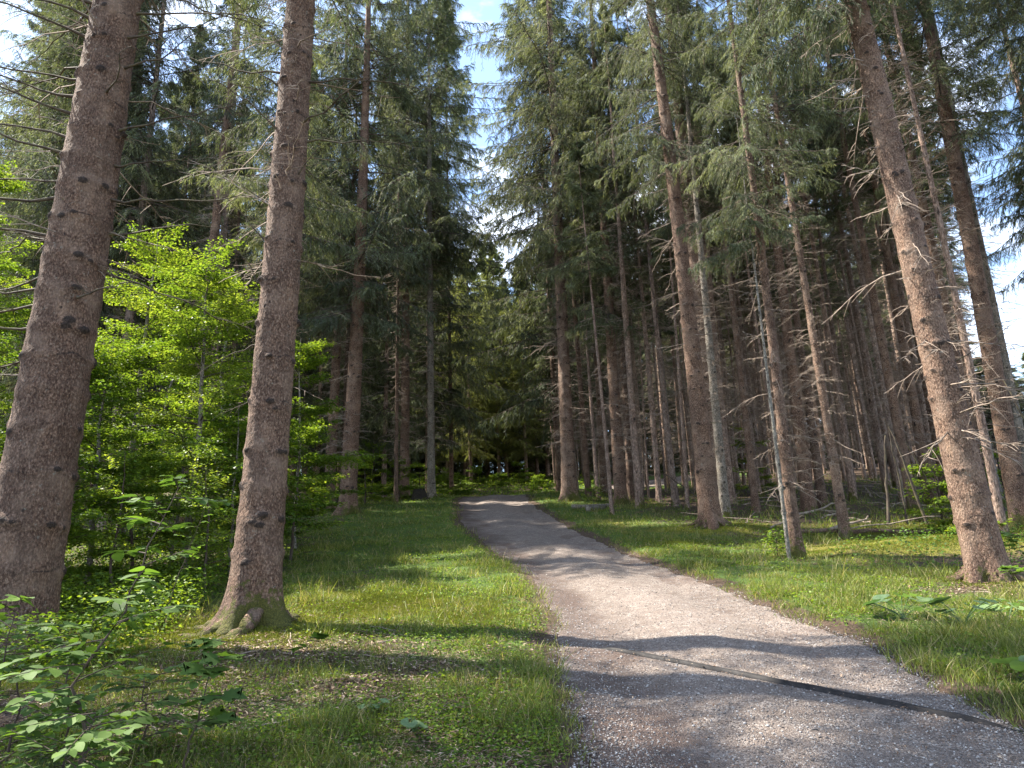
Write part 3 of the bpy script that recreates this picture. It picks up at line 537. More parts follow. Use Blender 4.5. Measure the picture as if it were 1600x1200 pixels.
def dead_branch(g, parent, x0, az, z, L_, r, slope, sag, m_=DEADB, ns=6, jit=.085, green=0):
    n = 10; t = np.linspace(0, 1, n); s = L_ * t
    P = np.stack([x0[0] + math.cos(az) * s * math.cos(slope), x0[1] + math.sin(az) * s * math.cos(slope), z + s * math.sin(slope) - sag * s ** 2], -1)
    P[1:] += np.cumsum(g.normal(size=(n - 1, 3)) * jit * L_ / n * 2, 0)
    parts = [(*tubes(P[None], (r * (1 - t * .85) * (1 + .6 * np.exp(-t * 20)))[None], 6), 0, .5)]
    for lvl, (k, lf) in enumerate(((ns, .45), (ns * 2, .2))):
        tt = g.uniform(.2, .97, (1, k)); Q, T = lerp_path(P[None], tt); S = unit(np.cross(T, [0, 0, 1.])) * np.where(g.random((1, k, 1)) < .5, -1, 1)
        d = unit(T * .8 + S * .8 + g.normal(size=Q.shape) * .3)[0]; l = L_ * lf * (1.15 - tt[0]) * g.uniform(.4, 1.1, k); u = np.linspace(0, 1, 5)[None, :, None]
        SPt = Q[0][:, None] + l[:, None, None] * (d[:, None] * u + np.array([0, 0, -1.]) * g.uniform(-.25, .45, k)[:, None, None] * u ** 2)
        parts.append((*tubes(SPt, (r * .35 * (1 - .7 * np.linspace(0, 1, 5)))[None].repeat(k, 0) / (1 + lvl), 3), 0, .5))
    V, Fc, mi, at = join(parts); return mk('dead_branch', V, Fc, [m_], mi, {'tint': at}, parent=parent)
g = np.random.default_rng(3)
def hero_branches(i, r, specs):
    root, (tr, cx, wh), _ = roots[i]
    for az, z, L_, br, slope, sag in specs:
        bx, by = cx(z); rr = r * .9; a = R(az)
        dead_branch(g, root, (bx + rr * .8 * math.cos(a), by + rr * .8 * math.sin(a)), a, z, L_, br, slope, sag, ns=int(4 + L_ * 3))
hero_branches(0, .38, [(g.uniform(150, 215), z, g.uniform(1.3, 2.6), .016, g.uniform(-.25, .25), g.uniform(-.05, .1)) for z in np.arange(3.0, 8.6, .28)] +
              [(g.uniform(-50, 35), z, g.uniform(1.2, 2.4), .014, g.uniform(-.3, .2), g.uniform(-.08, .08)) for z in np.arange(3.9, 8.6, .45)])
hero_branches(1, .26, [(200, 7.0, .5, .012, .5, 0), (215, 6.3, 1.2, .012, .5, .0), (-30, 6.4, 1.5, .014, .25, -.05), (-35, 5.6, .7, .011, .5, -.1), (10, 6.2, 1.6, .013, .0, .02), (165, 5.2, 1.6, .012, .75, .0),
              (205, 4.65, 1.2, .011, .8, 0), (170, 4.35, .18, .014, .2, 0), (185, 4.0, 1.1, .009, .9, .0), (-10, 7.1, 2.0, .013, -.2, .0), (195, 3.3, .9, .009, -.5, .3), (190, 2.6, .5, .007, -.4, .3), (-20, 3.2, .3, .006, .1, 0), (170, 7.3, 2.0, .013, .3, 0)])
hero_branches(2, .2, [(g.uniform(0, 360), z, g.uniform(.3, 1.1), .008, g.uniform(-.2, .4), 0) for z in np.arange(2.4, 7.5, .7)])
hero_branches(16, .2, [(g.uniform(0, 360), z, g.uniform(.5, 1.8), .010, g.uniform(-.3, .2), .05) for z in np.arange(.8, 10, .45)])
hero_branches(19, .08, [(g.uniform(0, 360), z, g.uniform(.3, 1.1), .006, g.uniform(-.3, .3), 0) for z in np.arange(1.2, 7, .3)])
hero_branches(12, .17, [(g.uniform(0, 360), z, g.uniform(.5, 1.5), .008, g.uniform(-.3, .3), 0) for z in np.arange(2, 9, .4)])

def add_roots(i, r, n, seed, L0=.55):
    g = np.random.default_rng(seed); root = roots[i][0]; bx, by, bz = root.location
    for k in range(n):
        a = 6.28 * k / n + g.uniform(-.3, .3); l = L0 * g.uniform(.6, 1.3); t = np.linspace(0, 1, 12); a2 = a + g.normal() * .5 * t
        rx = r * .75 + l * t; px_ = np.cos(a2) * rx; py_ = np.sin(a2) * rx; R_ = r * .30 * (1 - t) ** .8 + .008
        hz = H(bx + px_, by + py_) - bz; P = np.c_[px_, py_, hz + .16 * (1 - t) ** 2.5 * 1.0 - R_ * (.1 + .9 * t) + g.normal(size=12) * .006]
        V, Fc = tubes(P[None], R_[None], 10); V = V + .012 * g.normal(size=V.shape) * np.minimum(1, R_.repeat(10)[:, None] / .05)
        mk('root', V, Fc, [BARK], attrs={'knot': np.zeros(len(V)), 'moss': np.clip(.35 + .5 * t, 0, .8).repeat(10)}, smooth_=True, parent=root)
add_roots(1, .27, 6, 31); add_roots(2, .24, 6, 32, .5); add_roots(0, .38, 6, 33, .6); add_roots(16, .24, 6, 34, .6)
# the rest of the woods
placed = [(s[0], s[1]) for s in SP]
def fill(n, ymin, ymax, a0, a1, mind, fn, p=0.0, seed=1, tries=40000):
    g = np.random.default_rng(seed); c = 0
    for _ in range(tries):
        if c >= n: break
        y = ymin + (ymax - ymin) * g.random() ** .8; x = g.uniform(a0, a1) * y
        if edge(x, y) < 1.6: continue
        if ymax < 70 and -.24 < x / y < -.02 and 44 < y < 57: continue
        if min((x - px) ** 2 + (y - py) ** 2 for px, py in placed) < mind ** 2: continue
        if ymax < 58 and y < 47 and -.105 < x / y < .02: continue
        placed.append((x, y)); fn(x, y, g); c += 1
for x_, y_, h_, kk, lb in ((14.2, 15.2, 25, 'edge', 'spruce whose boughs close the upper corner beyond the peeled scarred trunk'), (12.6, 13.0, 24, 'high', 'spruce just out of view whose dark boughs hang into the upper corner'), (17.5, 20.5, 26, 'edge', 'tall spruce at the open rim behind the bright gap'), (9.6, 14.3, 22, 'stand', 'slim spruce partly covered by the speckled leaning trunk')):
    placed.append((x_, y_)); spruce(x_, y_, .3 if h_ > 22 else .16, 0, h_, kk, lb, None, None, 1.0)
def right_tree(x, y, g):
    sm = g.random() < .55; dia = g.uniform(.08, .16) if sm else g.uniform(.19, .34)
    spruce(x, y, dia, g.normal() * .015, g.uniform(13, 17) if sm else g.uniform(18, 24), 'slim' if sm else 'stand', 'bare-stemmed spruce among many alike in the dense stand beyond the mossy hollow', 'spruces in the dense stand', cs=g.uniform(.8, 1.1))
fill(185, 19.5, 58, .055, .67, 1.05, right_tree, seed=5)
def left_tree(x, y, g):
    spruce(x, y, g.uniform(.16, .4), g.normal() * .015, g.uniform(22, 30), ['stand', 'edge', 'low', 'stand'][g.integers(4)], 'shaded spruce deep in the wood behind the young beeches', 'spruces deep behind the young beeches', cs=g.uniform(.8, 1.1))
fill(60, 22.5, 58, -.80, -.115, 2.0, left_tree, seed=6)
fill(16, 57, 69, -.16, .06, 2.0, lambda x, y, g: spruce(x, y, g.uniform(.16, .34), 0, g.uniform(17, 22), ['low', 'low', 'stand'][g.integers(3)], 'spruce standing straight ahead behind the point where the track vanishes', 'spruces straight ahead of the track', cs=g.uniform(.9, 1.1)), seed=12)
def far_tree(x, y, g):
    px = 800 + 1100 * x / y
    spruce(x, y, g.uniform(.18, .4), 0, g.uniform(19, 22) if 690 < px < 850 else g.uniform(21, 26), ['low', 'low', 'edge', 'stand'][g.integers(4)], 'distant spruce in the hazy far wood past the end of the track', 'spruces past the end of the track', cs=g.uniform(.9, 1.2))
fill(26, 59, 75, -.3, .62, 2.6, far_tree, seed=8)
NEEDLE_SUNLIT = leaf_mat('needles_sunlit_tone', [(0, (.10, .13, .04)), (.5, (.20, .24, .08)), (1, (.38, .42, .17))], .45, .65, .15, (1.25, 1.2, .6))  # brightened needle colour stands in for sun on the far centre spruces
for k, (x, y, h_, lb) in enumerate([(-3.4, 54, 20, 'light green spruce straight ahead, on the outer side of the pale group past the track'), (-1.3, 57, 21, 'pale brightened green spruce in the middle of the far gap, tallest of its group'), (.9, 55, 19, 'light green spruce nearest to the inside of the bend, far ahead'),
        (-5.6, 58, 20, 'brightened green spruce partly behind the dark drooping one'), (2.7, 59, 20, 'brightened green spruce glimpsed above the bend between dark crowns'), (-2.4, 63, 23, 'rearmost of the pale spruces in the far gap')]):
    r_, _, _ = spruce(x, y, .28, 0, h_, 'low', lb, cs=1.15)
    c_ = [c for c in r_.children if c.name.startswith('crown')][0]; c_.material_slots[0].link = 'OBJECT'; c_.material_slots[0].material = NEEDLE_SUNLIT
for x, y, h_, lb in ((-15.8, 22.5, 31, 'tall spruce filling the upper corner beyond the thickest trunk'), (-13.2, 22.8, 32, 'tall spruce seen high between the upper corner and the thickest trunk'), (-18, 25.5, 31, 'outermost spruce on the beech side, only its boughs in view')):
    spruce(x, y, .34, 0, h_, 'edge', lb, cs=1.1)
# out of frame on the sunny side: they throw the dapple
for k, (x, y, Ht) in enumerate([(-9.9, 7.6, 20)]):
    spruce(x, y, .38, .0, Ht, 'edge', 'tall spruce in the open wood just outside the view beside the thickest trunk', 'spruces outside the view', cs=.8)

# the far wood beyond the countable trees: one mass
g = np.random.default_rng(77); parts = []
V0, F0, M0, A0 = join(crown_parts(5, 20, .3, 3.0, dens=.4, size=3.4, pend=.9, nbr=3.0, ndead=30, zdead=.5, thick=3))
V1, F1, M1, A1 = join(crown_parts(6, 20, 5.0, 2.8, dens=.35, size=3.4, pend=.9, nbr=3.0, ndead=90, zdead=.5, thick=3))
for k in range(190):
    y = 63 + 22 * g.random() ** 1.3; x = g.uniform(-.8, .85) * y; hs = (g.uniform(.95, 1.3) if abs(x / y + .02) > .1 else g.uniform(.8, 1.0)) * (1 if x / y < .5 else .45); a = g.uniform(0, 6.28)
    c_, s_ = math.cos(a), math.sin(a); Vq, Fq, Mq, Aq = (V0, F0, M0, A0) if g.random() < .8 else (V1, F1, M1, A1)
    W_ = Vq * [1.25, 1.25, hs]; W_ = np.c_[W_[:, 0] * c_ - W_[:, 1] * s_, W_[:, 0] * s_ + W_[:, 1] * c_, W_[:, 2]] + [x, y, float(H(x, y)) - .3]
    parts.append((W_, Fq, Mq, Aq)); tz_ = np.linspace(0, 20 * hs, 4); Vt, Ft = tubes(np.stack([np.full(4, x), np.full(4, y), tz_ + float(H(x, y)) - .3], -1)[None], np.array([[.17, .14, .1, .02]]), 6)
    parts.append((Vt, Ft, np.full(len(Ft), 1), np.full(len(Vt), .5)))
o_ = 0; Fs = []
for p in parts: Fs.append(p[1] + o_); o_ += len(p[0])
fw = mk('far_forest', np.concatenate([p[0] for p in parts]), np.concatenate(Fs), [NEEDLE, TWIG, BOUGH], np.concatenate([p[2] for p in parts]), {'tint': np.concatenate([p[3] for p in parts])})
tag(fw, 'far wood of closed spruces reading as one mass behind all other trees', 'forest', kind='stuff')
# ------------------------------------------------------------------ broadleaf trees and shrubs
LEAF = KITE * [1.15, 1, 1]
def broad(name, x, y, Ht, r, layers, reach, nleaf, lsize, m_, label, cat, lean=0, seed=0, z0=.25, flat=.25, t0=.55, group=None, bark=None, thick=1.0, limbang=.15):
    g = np.random.default_rng(seed); root = tag(empty(name, (x, y, float(H(x, y)) - .02), (0, lean, 0)), label, cat, group)
    K = 14; t = np.linspace(0, 1, K); P = np.zeros((K, 3)); P[:, 2] = t * Ht; P[1:, :2] += np.cumsum(g.normal(size=(K - 1, 2)) * .022 * Ht / 3, 0)
    V, Fc = tubes(P[None], (r * (1 - .9 * t) + .003)[None], 10)
    mk('trunk' if Ht > 3 else 'stem', V, Fc, [bark or BARK_GREY if Ht > 3 else STEM], attrs={'knot': np.zeros(len(V)), 'moss': np.clip(.6 - V[:, 2], 0, .6)}, smooth_=True, parent=root)
    n = layers; tb = np.sort(g.uniform(z0, .97, (1, n))); Q, T = lerp_path(P[None], tb); Q = Q[0]; az = np.arange(n) * 2.4 + g.normal(size=n) * .4
    L_ = reach * (1.05 - tb[0]) ** .5 * g.uniform(.6, 1.1, n)
    BP = branch_paths(az, Q[:, 2], L_, limbang + .5 * tb[0] ** 2 + g.normal(size=n) * .1, np.full(n, .05), 8); BP[..., :2] += Q[:, None, :2]
    BP[:, 1:] += np.cumsum(g.normal(size=(n, 7, 3)) * .03, 1) * L_[:, None, None] * .5
    parts = [(*tubes(BP, np.linspace(1, .2, 8)[None] * (r * .35 * (1.1 - tb[0]))[:, None], 5), 1, .5)]
    ns = 9; tt = (.12 + .86 * (np.arange(ns)[None] + g.random((n, ns))) / ns); Q2, T2 = lerp_path(BP, tt); S = unit(np.cross(T2, [0, 0, 1.])) * np.where(np.arange(ns) % 2, 1, -1)[None, :, None]
    d = unit(T2 * .7 + S * .9 + g.normal(size=Q2.shape) * .12).reshape(-1, 3); l = (L_[:, None] * .5 * (1.12 - tt) * g.uniform(.5, 1.1, tt.shape)).ravel(); Q2 = Q2.reshape(-1, 3)
    u = np.linspace(0, 1, 5)[None, :, None]; SPt = Q2[:, None] + l[:, None, None] * (d[:, None] * u - np.array([0, 0, .12]) * u ** 2)
    parts.append((*tubes(SPt, np.linspace(.0045, .0015, 5)[None].repeat(len(l), 0) * thick, 3), 1, .5))
    allp = np.concatenate([SPt, SPt]); w = np.concatenate([l, l * .0]); pr = l / l.sum()
    c = g.choice(len(l), nleaf, p=pr); tq = g.random((nleaf, 1)); A, TT = lerp_path(SPt[c], tq); A = A[:, 0]; TT = TT[:, 0]
    sdn = np.where(g.random((nleaf, 1)) < .5, 1, -1) * unit(np.cross(TT, [0, 0, 1.])); off = g.random((nleaf, 1)) ** 1.2 * .2 * (reach / 1.5) ** .5
    A = A + sdn * off + g.normal(size=A.shape) * [.01, .01, .02]
    D = TT * .6 + sdn * .7 + g.normal(size=A.shape) * .3 + [0, 0, -.18]; U = g.normal(size=A.shape) * flat + [0, 0, 1]
    S_ = lsize * g.uniform(.6, 1.25, nleaf); V, Fc = inst(LEAF, KF, A, D, U, S_)
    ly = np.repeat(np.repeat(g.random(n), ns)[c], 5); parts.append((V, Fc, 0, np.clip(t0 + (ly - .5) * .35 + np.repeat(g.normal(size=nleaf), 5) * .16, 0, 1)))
    V, Fc, mi, at = join(parts); mk('crown' if Ht > 3 else 'foliage', V, Fc, [m_, STEM], mi, {'tint': at}, parent=root); return root
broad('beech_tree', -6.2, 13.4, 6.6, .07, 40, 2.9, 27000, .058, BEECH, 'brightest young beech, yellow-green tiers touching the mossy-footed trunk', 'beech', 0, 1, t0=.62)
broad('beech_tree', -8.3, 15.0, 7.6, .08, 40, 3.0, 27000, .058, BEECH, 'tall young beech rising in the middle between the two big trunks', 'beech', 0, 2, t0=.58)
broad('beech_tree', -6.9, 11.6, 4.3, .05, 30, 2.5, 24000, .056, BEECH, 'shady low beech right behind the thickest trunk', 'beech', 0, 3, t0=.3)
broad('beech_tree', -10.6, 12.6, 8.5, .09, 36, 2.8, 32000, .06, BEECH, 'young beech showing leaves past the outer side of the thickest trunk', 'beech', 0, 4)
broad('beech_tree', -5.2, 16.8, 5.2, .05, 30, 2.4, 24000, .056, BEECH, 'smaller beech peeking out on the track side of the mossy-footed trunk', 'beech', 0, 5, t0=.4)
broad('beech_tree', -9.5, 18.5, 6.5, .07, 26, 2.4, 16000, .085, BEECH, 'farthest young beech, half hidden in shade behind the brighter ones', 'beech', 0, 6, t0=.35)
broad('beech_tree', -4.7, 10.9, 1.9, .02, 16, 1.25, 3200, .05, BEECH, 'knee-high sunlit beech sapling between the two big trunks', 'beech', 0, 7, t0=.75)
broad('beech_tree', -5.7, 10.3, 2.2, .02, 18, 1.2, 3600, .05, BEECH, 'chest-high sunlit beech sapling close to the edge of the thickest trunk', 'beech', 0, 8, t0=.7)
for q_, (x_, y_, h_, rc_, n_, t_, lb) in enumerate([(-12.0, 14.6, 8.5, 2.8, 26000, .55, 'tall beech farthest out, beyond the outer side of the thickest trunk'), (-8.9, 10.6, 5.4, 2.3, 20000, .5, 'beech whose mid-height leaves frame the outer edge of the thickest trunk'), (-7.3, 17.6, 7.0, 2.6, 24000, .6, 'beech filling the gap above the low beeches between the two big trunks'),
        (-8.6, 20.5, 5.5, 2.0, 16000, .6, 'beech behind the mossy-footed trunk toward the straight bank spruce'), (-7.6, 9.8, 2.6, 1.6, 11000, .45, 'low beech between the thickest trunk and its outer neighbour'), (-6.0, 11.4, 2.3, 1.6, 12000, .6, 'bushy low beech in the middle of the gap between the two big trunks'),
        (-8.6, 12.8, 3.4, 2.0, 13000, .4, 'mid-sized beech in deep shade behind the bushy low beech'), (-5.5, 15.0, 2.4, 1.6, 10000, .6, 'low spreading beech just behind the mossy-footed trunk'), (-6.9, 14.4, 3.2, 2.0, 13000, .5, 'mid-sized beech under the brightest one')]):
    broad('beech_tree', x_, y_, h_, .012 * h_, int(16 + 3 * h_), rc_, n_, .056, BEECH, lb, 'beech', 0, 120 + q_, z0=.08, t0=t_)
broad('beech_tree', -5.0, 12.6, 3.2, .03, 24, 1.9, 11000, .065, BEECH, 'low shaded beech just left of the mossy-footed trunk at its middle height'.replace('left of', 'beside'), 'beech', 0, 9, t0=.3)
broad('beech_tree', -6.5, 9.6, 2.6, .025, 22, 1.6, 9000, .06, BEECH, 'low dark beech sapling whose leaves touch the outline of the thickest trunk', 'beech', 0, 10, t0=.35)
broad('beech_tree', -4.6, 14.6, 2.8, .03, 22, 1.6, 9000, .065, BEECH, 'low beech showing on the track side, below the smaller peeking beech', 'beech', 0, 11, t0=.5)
bush = [(-6.3, 29.5, 2.4, 1.2, 'bright bush at the foot of the straight bank spruce'), (-5.2, 31.5, 2.2, 1.2, 'light green bush beside the thin spruce with the mossy foot'), (-6.7, 33, 3.0, 1.5, 'tall light bush behind the thin spruce with the mossy foot'),
        (-4.4, 37.5, 1.8, 1.0, 'small bush under the grey straight spruce'), (-3.3, 42, 1.4, 1.0, 'low bush where the verge meets the end of the track'), (-7.6, 26.5, 1.6, 1.1, 'bush in the shade inside the lit-flank spruce'),
        (10.4, 17.6, 1.8, 1.3, 'bright shrub behind the speckled leaning trunk'), (9.3, 15.0, 1.1, .9, 'low bright shrub in front of the mossy brown hollow'), (12.9, 20.5, 1.6, 1.2, 'shrub beside the orange-lit trunk'),
        (9.0, 27, 3.2, 1.3, 'leafy young bush deep inside the dense stand'), (14, 16.5, 1.2, 1.0, 'shrub at the foot of the outermost spruce'), (2.9, 26.6, .7, .6, 'tiny bush between the close couple and the thick dark spruce'),
        (1.0, 40.5, .8, .8, 'low bush across the track from the end of the bank'), (-1.2, 48.5, 1.1, 1.2, 'leafy shrub straight ahead behind the end of the track'),
        (-4.6, 47.5, 1.6, 1.6, 'round bush on the slope past the dark drooping spruce'), (-2.9, 50.5, 1.5, 1.7, 'bush farther up the slope past the end of the track'), (.3, 52, 1.6, 1.8, 'bush inside the bend of the track, farther than the leafy shrub'), (-6.8, 50, 2.2, 1.8, 'big bush deep in shade behind the grey straight spruce'), (1.6, 47.5, .9, 1.2, 'flat bush where the track bends out of sight'), (4.75, 13.3, .5, .4, 'small leafy sprout around the foot of the slim grass-edge spruce'), (16.5, 24, 2.5, 1.6, 'leafy bush in the bright gap at the stand edge')]
for k, (x, y, h_, rc, lab) in enumerate(bush):
    broad('shrub', x, y, h_, .015 * h_ + .004, 16, rc, 2600 if h_ > .8 else 260, .055 + .0012 * y, BEECH, lab, 'shrub', 0, 20 + k, z0=.05, t0=.55)

# near saplings with real leaf outlines
def outline_leaf(pts, fold=.14):
    pts = np.array(pts, float); n = len(pts); L2 = np.concatenate([[[0, 0, 0]], np.c_[pts[:, 0], pts[:, 1], fold * np.abs(pts[:, 0]) - .1 * pts[:, 1] ** 2], [[0, 1, -.1]]])
    Rr = L2.copy(); Rr[:, 0] *= -1; mid = np.array([[0, y_, -.1 * y_ ** 2] for y_ in (0, .35, .7, 1)])
    V = np.concatenate([L2, Rr, mid]); m = len(L2); Fc = []
    ym = np.array([0, .35, .7, 1.0])
    for side, o in ((0, 0), (1, m)):
        for i in range(m - 1):
            j = 2 * m + int(np.argmin(np.abs(ym - (L2[i, 1] + L2[i + 1, 1]) / 2))); Fc.append((o + i, o + i + 1, j) if side == 0 else (o + i + 1, o + i, j))
        for i in range(3):
            # bridge midrib steps
            q = np.argmin(np.abs(L2[:, 1] - (ym[i] + ym[i + 1]) / 2)); Fc.append((2 * m + i, o + int(q), 2 * m + i + 1) if side == 0 else (2 * m + i + 1, o + int(q), 2 * m + i))
    return V, np.array(Fc)
OVATE = outline_leaf([(.16, .06), (.27, .16), (.29, .22), (.35, .30), (.34, .38), (.36, .47), (.32, .56), (.30, .65), (.23, .74), (.17, .83), (.08, .92)])
LOBED = outline_leaf([(.12, -.06), (.34, -.10), (.30, .06), (.55, .12), (.42, .24), (.60, .42), (.62, .56), (.42, .50), (.26, .44), (.30, .66), (.20, .74), (.14, .84), (.05, .93)])
def sapling(name, x, y, path, r, nbr, reach, nl, lsize, tpl, label, seed, t0=.45, zt=.1, cat='sapling', rad_az=None):
    g = np.random.default_rng(seed); root = tag(empty(name, (x, y, float(H(x, y)) - .02)), label, cat)
    P = np.array(path, float); K = len(P); Pd = np.stack([np.interp(np.linspace(0, K - 1, 16), np.arange(K), P[:, i]) for i in range(3)], -1); Pd[1:] += g.normal(size=(15, 3)) * .008
    V, Fc = tubes(Pd[None], (r * (1 - .85 * np.linspace(0, 1, 16)))[None], 8); mk('stem', V, Fc, [STEM], smooth_=True, parent=root)
    tb = zt + (1 - zt) * (np.arange(nbr)[None] + g.random((1, nbr))) / nbr; Q, T = lerp_path(Pd[None], tb); Q = Q[0]
    az = g.uniform(0, 6.28, nbr) if rad_az is None else g.uniform(*rad_az, nbr); L_ = reach * (1.15 - tb[0]) ** .4 * g.uniform(.5, 1.1, nbr)
    BP = branch_paths(az, Q[:, 2], L_, g.normal(.18, .15, nbr), np.full(nbr, .25), 7); BP[..., :2] += Q[:, None, :2]
    V1, F1 = tubes(BP, np.linspace(.004, .0012, 7)[None].repeat(nbr, 0) * (r / .012) ** .5, 5); tw = mk('twig', V1, F1, [STEM], parent=root)
    tl = .15 + .85 * (np.arange(nl)[None] + g.random((nbr, nl)) * .6) / nl; A, TT = lerp_path(BP, np.clip(tl, 0, 1)); sdn = unit(np.cross(TT, [0, 0, 1.])) * np.where(np.arange(nl) % 2, 1, -1)[None, :, None]
    A = A.reshape(-1, 3); TT = TT.reshape(-1, 3); sdn = sdn.reshape(-1, 3); n = len(A)
    D = TT * .7 + sdn * .8 + g.normal(size=(n, 3)) * .2 + [0, 0, -.15]; U = g.normal(size=(n, 3)) * .22 + [0, 0, 1]; A = A + D * .01
    V, Fc = inst(tpl[0], tpl[1], A, D, U, lsize * g.uniform(.65, 1.2, n))
    mk('foliage', V, Fc, [MAPLE], attrs={'tint': np.repeat(np.clip(t0 + g.normal(size=n) * .2, 0, 1), len(tpl[0]))}, smooth_=True, parent=root); return root
sapling('elm_sapling', -2.15, 3.55, [(0, 0, 0), (.12, .02, .35), (.02, 0, .62), (.22, .05, .95), (.3, .05, 1.25), (.42, .1, 1.6)], .011, 24, .6, 12, .075, OVATE, 'dark-stemmed sapling with layered toothed leaves in front of the thickest trunk', 61, .42, .25)
sapling('elm_sapling', -1.95, 3.2, [(0, 0, 0), (.05, 0, .2), (.1, .02, .42), (.12, .05, .6)], .008, 30, .5, 12, .06, OVATE, 'low leafy sapling filling the foreground corner beside the grass bank', 62, .5, .1)
sapling('elm_sapling', -2.5, 3.7, [(0, 0, 0), (-.05, 0, .3), (-.1, .02, .7), (-.05, .05, 1.0)], .009, 22, .5, 12, .07, OVATE, 'bushy sapling at the very edge below the thickest trunk', 63, .45, .15)
sapling('maple_sapling', -1.75, 3.9, [(0, 0, 0), (.06, 0, .25), (.1, .05, .5), (.2, .05, .72)], .007, 9, .3, 3, .12, LOBED, 'maple sapling with lobed leaves over the mossy ground', 64, .5, .35)
sapling('maple_sapling', -1.85, 6.3, [(0, 0, 0), (.03, 0, .15), (.05, .02, .28)], .004, 4, .18, 2, .13, LOBED, 'tiny maple seedling on the moss in front of the flared trunk foot', 65, .5, .6)
sapling('rowan_seedling', -1.55, 3.35, [(0, 0, 0), (.02, 0, .1), (.05, .02, .18)], .004, 12, .26, 14, .05, (OVATE[0] * [.6, 1, 1], OVATE[1]), 'rowan seedling with narrow paired leaflets at the foreground corner', 66, .55, .1)
sapling('maple_sapling', 6.15, 9.2, [(0, 0, 0), (.03, 0, .18), (.05, .02, .3)], .005, 6, .22, 3, .13, LOBED, 'small maple seedling just below the foot of the speckled leaning trunk', 67, .75, .5)
sapling('maple_sapling', 7.6, 11.3, [(0, 0, 0), (.03, 0, .3), (.05, .02, .5)], .006, 8, .35, 3, .15, LOBED, 'maple seedling behind the golden moss hump beside the leaning trunk', 68, .7, .4)
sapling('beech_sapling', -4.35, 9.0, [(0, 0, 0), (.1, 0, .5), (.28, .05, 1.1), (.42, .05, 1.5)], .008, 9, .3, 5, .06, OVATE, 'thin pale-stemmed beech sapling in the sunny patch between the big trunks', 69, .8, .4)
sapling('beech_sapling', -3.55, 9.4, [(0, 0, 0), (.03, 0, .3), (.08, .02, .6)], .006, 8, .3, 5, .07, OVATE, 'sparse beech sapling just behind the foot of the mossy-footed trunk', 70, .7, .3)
for q_, (x_, y_, h_, lb) in enumerate([(-2.55, 3.15, .55, 'leafy sapling lowest in the foreground corner, under the bushier ones'), (-2.9, 4.3, .8, 'sapling close against the foot of the thickest trunk'), (-2.2, 4.4, .5, 'knee-high sapling between the dark-stemmed sapling and the mossy ground'), (-1.75, 3.0, .35, 'ankle-high sapling at the lower rim of the picture, next to the rowan seedling'), (-2.35, 3.9, .85, 'thick leafy sapling directly behind the dark-stemmed one')]):
    sapling('elm_sapling', x_, y_, [(0, 0, 0), (.04, 0, h_ * .4), (-.03, .02, h_ * .7), (.08, .03, h_)], .008, 20, .45, 11, .068, OVATE, lb, 90 + q_, .55, .1)
# butterbur: big round leaves on stalks
def rosette(x, y, n, rad, size, label, seed, hgt=.18):
    g = np.random.default_rng(seed); root = tag(empty('butterbur_plant', (x, y, float(H(x, y)))), label, 'plant')
    for k in range(n):
        a = g.uniform(0, 6.28); q = rad * g.uniform(.25, 1); h_ = hgt * g.uniform(.6, 1.1)
        tip = np.array([math.cos(a) * q, math.sin(a) * q, h_]); t = np.linspace(0, 1, 6)[:, None]
        P = tip * np.c_[t, t, t ** .6]; V1, F1 = tubes(P[None], np.full((1, 6), .0035), 5)
        m = 18; th = np.linspace(-2.75, 2.75, m); rr = 1 + .06 * np.cos(th * 7) + .03 * np.cos(th * 16); s = size * g.uniform(.7, 1.2)
        ring = [np.c_[np.sin(th) * rr * u, np.cos(th) * rr * u, .18 * u ** 2 + .05 * u * np.cos(th * 5) - .22 * (np.cos(th) * u).clip(0) ** 2] for u in (.33, .66, 1)]
        L3 = np.concatenate([[[0, 0, 0]]] + ring) * s * .5; Fl = [(0, 1 + i, 2 + i) for i in range(m - 1)]
        for c in range(2):
            for i in range(m - 1): p = 1 + c * m + i; Fl += [(p, p + m, p + m + 1), (p, p + m + 1, p + 1)]
        V2, F2 = inst(L3, np.array(Fl), tip[None], np.array([[math.cos(a), math.sin(a), -.15]]), np.array([[g.normal() * .2, g.normal() * .2, 1.]]), np.ones(1))
        V, Fc, mi, at = join([(V1, F1, 0, .3), (V2, F2, 0, g.random())]); mk('leaf', V, Fc, [BUTTER], mi, {'tint': at}, smooth_=True, parent=root)
rosette(3.5, 5.0, 10, .34, .24, 'large butterbur clump at the gravel edge beside the end of the drain bar', 80, .22)
rosette(4.1, 6.9, 11, .4, .18, 'butterbur leaves in the grass below the maple seedling', 81, .22)
rosette(3.75, 7.3, 10, .36, .17, 'pale butterbur leaves in the middle of the grass strip', 82, .22)
rosette(4.7, 7.2, 10, .36, .16, 'butterbur cluster nearest to the dry grass of the leaning trunk', 83, .2)
rosette(-.65, 4.55, 6, .14, .09, 'small grey-green rosette on the bank near the gravel edge', 84, .09)
rosette(-1.0, 4.9, 5, .12, .09, 'tiny broad-leaved rosette among bark flakes on the bank', 85, .07)

